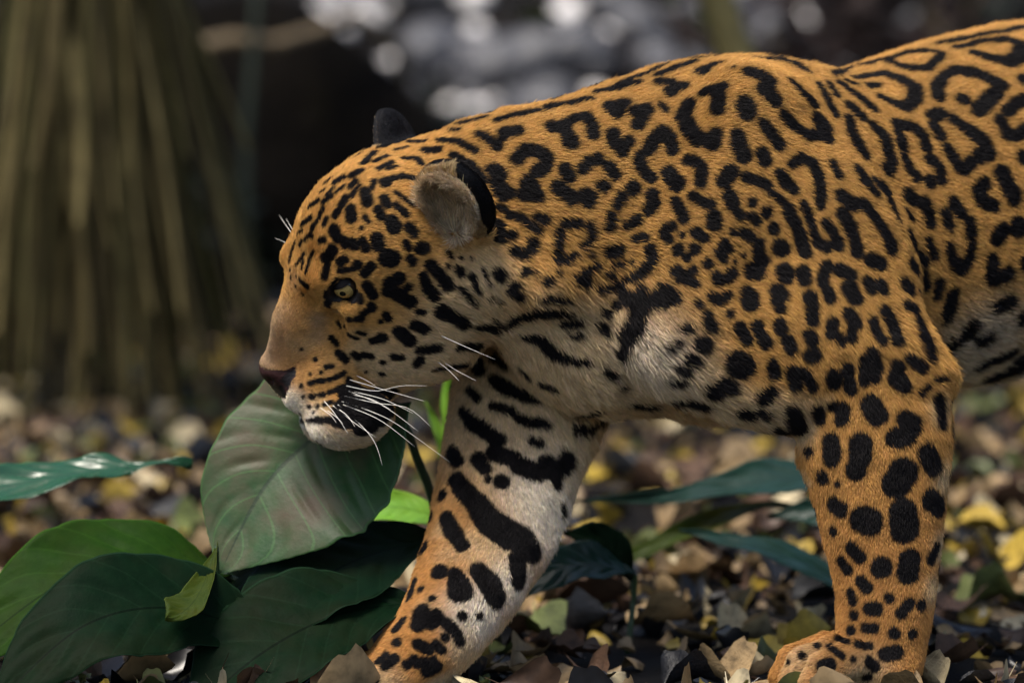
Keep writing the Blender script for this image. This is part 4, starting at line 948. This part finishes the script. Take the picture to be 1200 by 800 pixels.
leaf([(1030, 720, 600), (960, 668, 580), (880, 640, 560), (796, 622, 560)], (6, 26, 22, 0), (6, 26, 22, 0), (0, -.85, -.7), M_TEAL, pe, 0, .2, 4, 3, seed=43)
leaf([(1040, 600, 700), (980, 600, 690), (900, 604, 690)], (6, 24, 0), (6, 26, 0), (0, -.7, -.9), M_TEAL, pe, 0, .2, 3, 3, seed=44)
for a_, d_ in (((1040, 575), 760), ((990, 610), 780), ((1030, 720), 600), ((1040, 600), 700)):
    stem([(a_[0], a_[1], d_), (a_[0] + 15, a_[1] + 30, d_), (1050, gp(740), 740)], .003, .005, pe)
pf = plant(730, 380, 'small teal-leaved plant behind the jaguar\'s lifted foreleg')
leaf([(745, 672, 370), (700, 662, 355), (650, 668, 345), (596, 708, 335)], (5, 26, 26, 0), (5, 30, 26, 0), (0, -.8, -.8), M_TEAL, pf, 0, .2, 4, 4, seed=51)
leaf([(740, 680, 380), (710, 640, 390), (660, 622, 400)], (5, 24, 0), (5, 26, 0), (0, -.6, -.9), M_DARK, pf, 0, .2, 4, 4, seed=52)
for a_, d_ in (((745, 672), 370), ((740, 680), 380)):
    stem([(a_[0], a_[1], d_), (742, 705, 380), (735, gp(380), 380)], .003, .004, pf)

# ------------------------------------------------------------------ palm with its skirt of dry fronds
m = NT('dry_frond')
oi = m.node('ShaderNodeObjectInfo')
cA = m.ramp(oi.outputs['Random'], [(0, (.022, .018, .009)), (.3, (.10, .078, .030)), (.55, (.060, .066, .022)), (.8, (.16, .128, .050)), (1, (.26, .21, .09))])
m.set(Base_Color=m.mix(m.noise(20, 3), cA, (.030, .023, .011)), Roughness=.8); m.b.inputs['Specular IOR Level'].default_value = .1; M_FROND = m.m
m = NT('palm_trunk'); m.set(Base_Color=m.ramp(m.noise(18, 5), [(.3, (.03, .025, .015)), (.7, (.10, .08, .045))]), Roughness=.8); m.bump(m.noise(40), .8, .02); M_PT = m.m
PX, PY = (98 - 600) / 1000 * 1.6, 3.0
palm = tag(empty('palm_tree', (PX, PY, 0)), 'short palm draped in a skirt of hanging dry olive-brown fronds', 'palm')
V, F = tube([Vector((PX, PY, z)) for z in np.linspace(-.05, 2.1, 12)], [.085 - .02 * t for t in np.linspace(0, 1, 12)], 14)
mesh_obj('trunk', V, F, M_PT, palm)
for k in range(260):
    a = random.uniform(0, 2 * math.pi); z0 = random.uniform(.85, 1.35); R1 = random.uniform(.08, .34) * (1 if k % 5 else 1.2)
    zb = random.uniform(.0, .22) if random.random() < .75 else random.uniform(.2, .55)
    a = a if k % 4 else random.uniform(math.pi, 2 * math.pi)
    dr = Vector((math.cos(a), math.sin(a), 0)); sd_ = Vector((-math.sin(a), math.cos(a), 0))
    sw = random.gauss(0, .07); n_ = 14; wg = random.uniform(.005, .035); wp = random.uniform(0, 6); hw = random.choice((.004, .006, .008, .012, .02)) * random.uniform(.8, 1.3)
    V, F = [], []
    for i in range(n_ + 1):
        t = i / n_
        rad = .06 + (R1 - .06) * t ** 1.15
        p = Vector((PX, PY, 0)) + dr * rad + sd_ * (sw * t + wg * math.sin(t * random.choice((5, 5.02)) + wp) * t) + Vector((0, 0, z0 + (zb - z0) * t + .05 * math.sin(t * math.pi)))
        w = hw * (1 - .75 * t) + .002
        V += [p - sd_ * w - dr * .004, p + dr * .004, p + sd_ * w - dr * .004]
    for i in range(n_):
        b = i * 3; F += [(b, b + 1, b + 4, b + 3), (b + 1, b + 2, b + 5, b + 4)]
    mesh_obj('frond', V, F, M_FROND, palm)
# a crown of green fronds above the frame
m = NT('green_frond'); m.set(Base_Color=(.03, .06, .02), Roughness=.5); M_GF = m.m
for k in range(16):
    a = k * 2.4; V, F = [], []
    dr = Vector((math.cos(a), math.sin(a), 0)); sd_ = Vector((-math.sin(a), math.cos(a), 0)); L_ = random.uniform(.9, 1.4)
    def ax_(t): return Vector((PX, PY, 2.05)) + dr * (L_ * t) + Vector((0, 0, .75 * t - 1.05 * t * t))
    for i in range(26):
        t = .12 + .86 * i / 26; p = ax_(t); q = ax_(t + .015); l2 = .28 * math.sin(math.pi * min(1, t * .9 + .1)) + .04
        for sg in (-1, 1):
            b = len(V); tip = p + sd_ * (sg * l2) + dr * (l2 * .5) - Vector((0, 0, l2 * .35))
            V += [p, q, (p + q) / 2 * .45 + tip * .55 + Vector((0, 0, .02)), tip]; F += [(b, b + 1, b + 2), (b, b + 2, b + 3), (b + 1, b + 3, b + 2)]
    mesh_obj('green_frond', V, F, M_GF, palm)

# ------------------------------------------------------------------ shade-black stump with arching branch, saplings, bokeh cobbles, bushes
def rock(c, r, seed, nu=14, nv=20, amp=.25, flat=.7):
    r_ = random.Random(seed); off = np.array([r_.uniform(0, 50) for _ in range(3)])
    V, F = [], []
    for i in range(nu + 1):
        th = math.pi * i / nu
        for j in range(nv):
            ph = 2 * math.pi * j / nv
            d = np.array((math.sin(th) * math.cos(ph), math.sin(th) * math.sin(ph), math.cos(th)))
            V.append(d)
    V = np.array(V); nz = vnoise(V * 10 + off * 3, 9, seed) * amp + vnoise(V * 10 + off * 5, 3.5, seed + 1) * amp * .35
    V = V * (1 + nz[:, None]) * np.array((r[0], r[1], r[2])) + np.array(c)
    for i in range(nu):
        for j in range(nv):
            j2 = (j + 1) % nv; F.append((i * nv + j, (i + 1) * nv + j, (i + 1) * nv + j2, i * nv + j2))
    return V, F
m = NT('shade_bark'); n1 = m.noise(5, 6, .7); m.set(Base_Color=m.ramp(n1, [(.35, (.002, .0017, .0016)), (.6, (.005, .004, .003)), (.8, (.012, .011, .005))]), Roughness=.95); m.b.inputs['Specular IOR Level'].default_value = .05; m.bump(m.noise(25, 6), 1, .05); M_SHADE = m.m
def at_d(px, d):     # ground point at drawing column px and depth d (metres)
    s = (DIST + d) / DIST; x = (px - 600) / 1000 * s
    return np.array((x, d, float(ground_z(np.array(x), np.array(d)))))
c = at_d(325, 5.2)
V, F = rock(c + (0, 0, .22), (.40, .40, .56), 5, 26, 40, .22)  # near-black bulk stands in for a thicket black with shade
stump = mesh_obj('shade_stump', V, F, M_SHADE); tag(stump, 'big blackened rotten stump standing behind the jaguar\'s head', 'stump')
m = NT('mossy_branch'); m.set(Base_Color=m.ramp(m.noise(14, 4), [(.3, (.05, .036, .02)), (.7, (.16, .115, .06))]), Roughness=.8); M_BR = m.m
def wpt(px, py, d): return W(px, py, d * 1000)
V, F = tube([wpt(*p) for p in ((190, 110, 4.6), (205, 78, 4.6), (230, 55, 4.6), (270, 47, 4.6), (320, 52, 4.7), (360, 40, 4.8), (420, 20, 5.0), (470, 60, 5.3), (480, 200, 5.5), (482, 380, 5.6))], [.016, .017, .018, .018, .017, .016, .016, .018, .02, .022], 9)
o = mesh_obj('arching_branch', V, F, M_BR); tag(o, 'brown arching branch bent over the dark stump', 'branch')
V, F = tube([Vector(at_d(292, 4.3)), wpt(290, 260, 4.3), wpt(288, 160, 4.3), wpt(294, 90, 4.3), wpt(300, 20, 4.35), wpt(305, -80, 4.4)], [.012, .012, .011, .01, .009, .007], 8)
m = NT('vine_green'); m.set(Base_Color=(.008, .016, .007), Roughness=.8)
o = mesh_obj('vine_stem', V, F, m.m); tag(o, 'thin green vine stem rising in front of the dark stump', 'vine')
m = NT('olive_bark'); m.set(Base_Color=m.ramp(m.noise(12, 5), [(.3, (.10, .08, .022)), (.7, (.20, .16, .05))]), Roughness=.75); M_OB = m.m
b = at_d(1015, 3.2)
V, F = tube([Vector(b - (0, 0, .03)), wpt(985, 380, 3.2), wpt(915, 200, 3.2), wpt(868, 80, 3.2), wpt(840, 0, 3.2), wpt(815, -90, 3.2), wpt(795, -260, 3.2)], [.05, .042, .038, .036, .035, .034, .032], 14)
sap = empty('sapling', Vector(b)); tag(sap, 'slender olive-barked sapling rising behind the jaguar\'s shoulder', 'tree')
mesh_obj('trunk', V, F, M_OB, sap)
SAPTOP = np.array(wpt(795, -260, 3.2))
# leaves of bushes: many small blades spread through a volume, with bare twigs
def bush(px, d, rx, rz, n, mat, label, seed, size=.05, zc=.55, name='undergrowth_bush', group=None):
    r_ = np.random.default_rng(seed); c = at_d(px, d)
    root_ = empty(name, Vector(c)); tag(root_, label, 'bush', group)
    for k in range(9):
        a = r_.uniform(0, 6.28); e = np.array((math.cos(a) * rx * r_.uniform(.3, .9), math.sin(a) * rx * .6 * r_.uniform(.3, .9), rz * r_.uniform(.8, 1.7)))
        P = [Vector(c + e * t + np.array((0, 0, .06 * math.sin(3 * t)))) for t in np.linspace(0, 1, 6)]
        V, F = tube(P, list(np.linspace(.010, .003, 6)), 5); mesh_obj('twig', V, F, M_BR, root_)
    p = r_.normal(0, 1, (n, 3)); p /= np.linalg.norm(p, axis=1, keepdims=True); p *= r_.random(n)[:, None] ** .45
    cl = r_.normal(0, .5, (14, 3)); p = p * .75 + cl[r_.integers(0, 14, n)] * .35
    p = p * (rx, rx * .6, rz) + c + (0, 0, rz * zc + .08)
    p[:, 2] = np.maximum(p[:, 2], c[2] + .02)
    u = r_.normal(0, 1, (n, 3)); u[:, 2] *= .5; u /= np.linalg.norm(u, axis=1, keepdims=True)
    v = np.cross(u, r_.normal(0, 1, (n, 3)) + (0, 0, 2)); v /= np.linalg.norm(v, axis=1, keepdims=True)
    sz = size * r_.uniform(.6, 1.5, n)[:, None]
    nn = np.cross(u, v)
    Q = np.stack((p - u * sz, p + v * sz * .36 + nn * sz * .1, p + u * sz, p - v * sz * .36 + nn * sz * .1), 1).reshape(-1, 3)
    F = [(4 * i, 4 * i + 1, 4 * i + 2, 4 * i + 3) for i in range(n)]
    o = mesh_obj('foliage', Q, F, mat, root_, False); o['kind'] = 'stuff'
    return root_
def folmat(name, a, b_, rough=.45):
    m = NT(name); m.set(Base_Color=m.ramp(m.noise(6, 3), [(.3, a), (.7, b_)]), Roughness=rough); m.b.inputs['Specular IOR Level'].default_value = .2; return m.m
M_F1 = folmat('foliage_dark', (.0025, .005, .003), (.007, .012, .005))
M_F2 = folmat('foliage_brown', (.010, .005, .0045), (.024, .013, .010), .6)
M_F3 = folmat('foliage_olive', (.03, .045, .014), (.075, .09, .025))
bush(30, 5.6, .6, .5, 1500, M_F1, 'dark leafy bush growing behind the palm', 61)
bush(-40, 3.4, .3, .45, 700, M_F1, 'dark leafy bush pressed against the palm skirt', 62)
bush(470, 6.2, .40, .32, 900, M_F1, 'dark leafy bush beside the arching branch', 63)
bush(235, 4.5, .22, .22, 500, M_F1, 'low dark bush at the foot of the palm skirt', 64)
bush(1010, 6.5, .7, .55, 1600, M_F2, 'maroon-brown dead bush behind the jaguar\'s back', 65, .05)
bush(1300, 6.0, .6, .6, 1300, M_F1, 'dark leafy bush beyond the jaguar\'s hindquarters', 66)
bush(690, 6.6, .35, .20, 500, M_F2, 'low brown dead bush at the foot of the stony slope', 67, .045)
r_ = np.random.default_rng(77); n_ = 900
p_ = r_.normal(0, .22, (n_, 3)) + SAPTOP + (0, 0, .18)
u_ = r_.normal(0, 1, (n_, 3)); u_ /= np.linalg.norm(u_, axis=1, keepdims=True); v_ = np.cross(u_, r_.normal(0, 1, (n_, 3))); v_ /= np.linalg.norm(v_, axis=1, keepdims=True)
mesh_obj('crown', np.stack((p_ - u_ * .05, p_ + v_ * .018, p_ + u_ * .05, p_ - v_ * .018), 1).reshape(-1, 3), [(4 * i, 4 * i + 1, 4 * i + 2, 4 * i + 3) for i in range(n_)], M_F3, sap, False)['kind'] = 'stuff'
bush(-330, 5.2, .7, .6, 1500, M_F1, 'wide dark bush standing to the side of the palm', 71)
bush(-620, 4.6, .7, .55, 1400, M_F3, 'olive green bush standing out past the palm', 72)
bush(-200, 6.8, .8, .7, 1500, M_F1, 'tall dark bush at the foot of the slope past the palm', 73)
bush(1650, 5.4, .7, .6, 1300, M_F1, 'wide dark bush far behind the jaguar\'s tail', 74)
# cobbles added on the far slope; the pale ones stand in for glints
m = NT('glint_stone'); m.set(Base_Color=m.ramp(m.noise(7, 4), [(.3, (.62, .58, .56)), (.7, (.88, .85, .82))]), Roughness=.35); M_ST = m.m
m = NT('grey_stone'); m.set(Base_Color=m.ramp(m.noise(7, 4), [(.3, (.03, .03, .034)), (.7, (.09, .09, .10))]), Roughness=.5); M_SG = m.m
ST = []
for k in range(6):
    V, F = rock((0, 0, 0), (1, .8, .6), 40 + k, 8, 12, .22)
    for mt in (M_ST, M_SG):
        me_ = bpy.data.meshes.new('bokeh_cobble'); me_.from_pydata(V.tolist(), [], F); me_.shade_smooth(); me_.materials.append(mt); ST.append(me_)
r_ = random.Random(9)
for k in range(270):
    pale = r_.random() < .5
    px = r_.uniform(380, 900) if r_.random() < .8 else r_.uniform(880, 1150)
    d = 6.25 + 1.75 * r_.random()
    if k >= 230: pale = True; px = r_.uniform(270, 560); d = r_.uniform(7.0, 8.0)
    q = at_d(px, d); s_ = r_.uniform(.03, .066) if pale else r_.uniform(.05, .16)
    o = bpy.data.objects.new('bokeh_cobble', ST[r_.randrange(6) * 2 + (0 if pale else 1)]); COL.objects.link(o)
    o.location = Vector(q) + Vector((0, 0, s_ * .3)); o.scale = (s_, s_, s_); o.rotation_euler = (r_.uniform(-.4, .4), r_.uniform(-.4, .4), r_.uniform(0, 6.28))
    wh = 'above the jaguar\'s nape' if px < 640 else 'beside the olive sapling' if px < 900 else 'beyond the jaguar\'s back'
    sz_ = ('fist-sized' if s_ > .045 else 'egg-sized') if pale else ('loaf-sized' if s_ > .1 else 'fist-sized')
    tag(o, f"{sz_} {'whitish' if pale else 'dull grey'} stone added as a bokeh blob on the far slope {wh}", 'stone', f"{'whitish' if pale else 'dull grey'} added bokeh stones {wh}")
print('all', time.time() - T0)
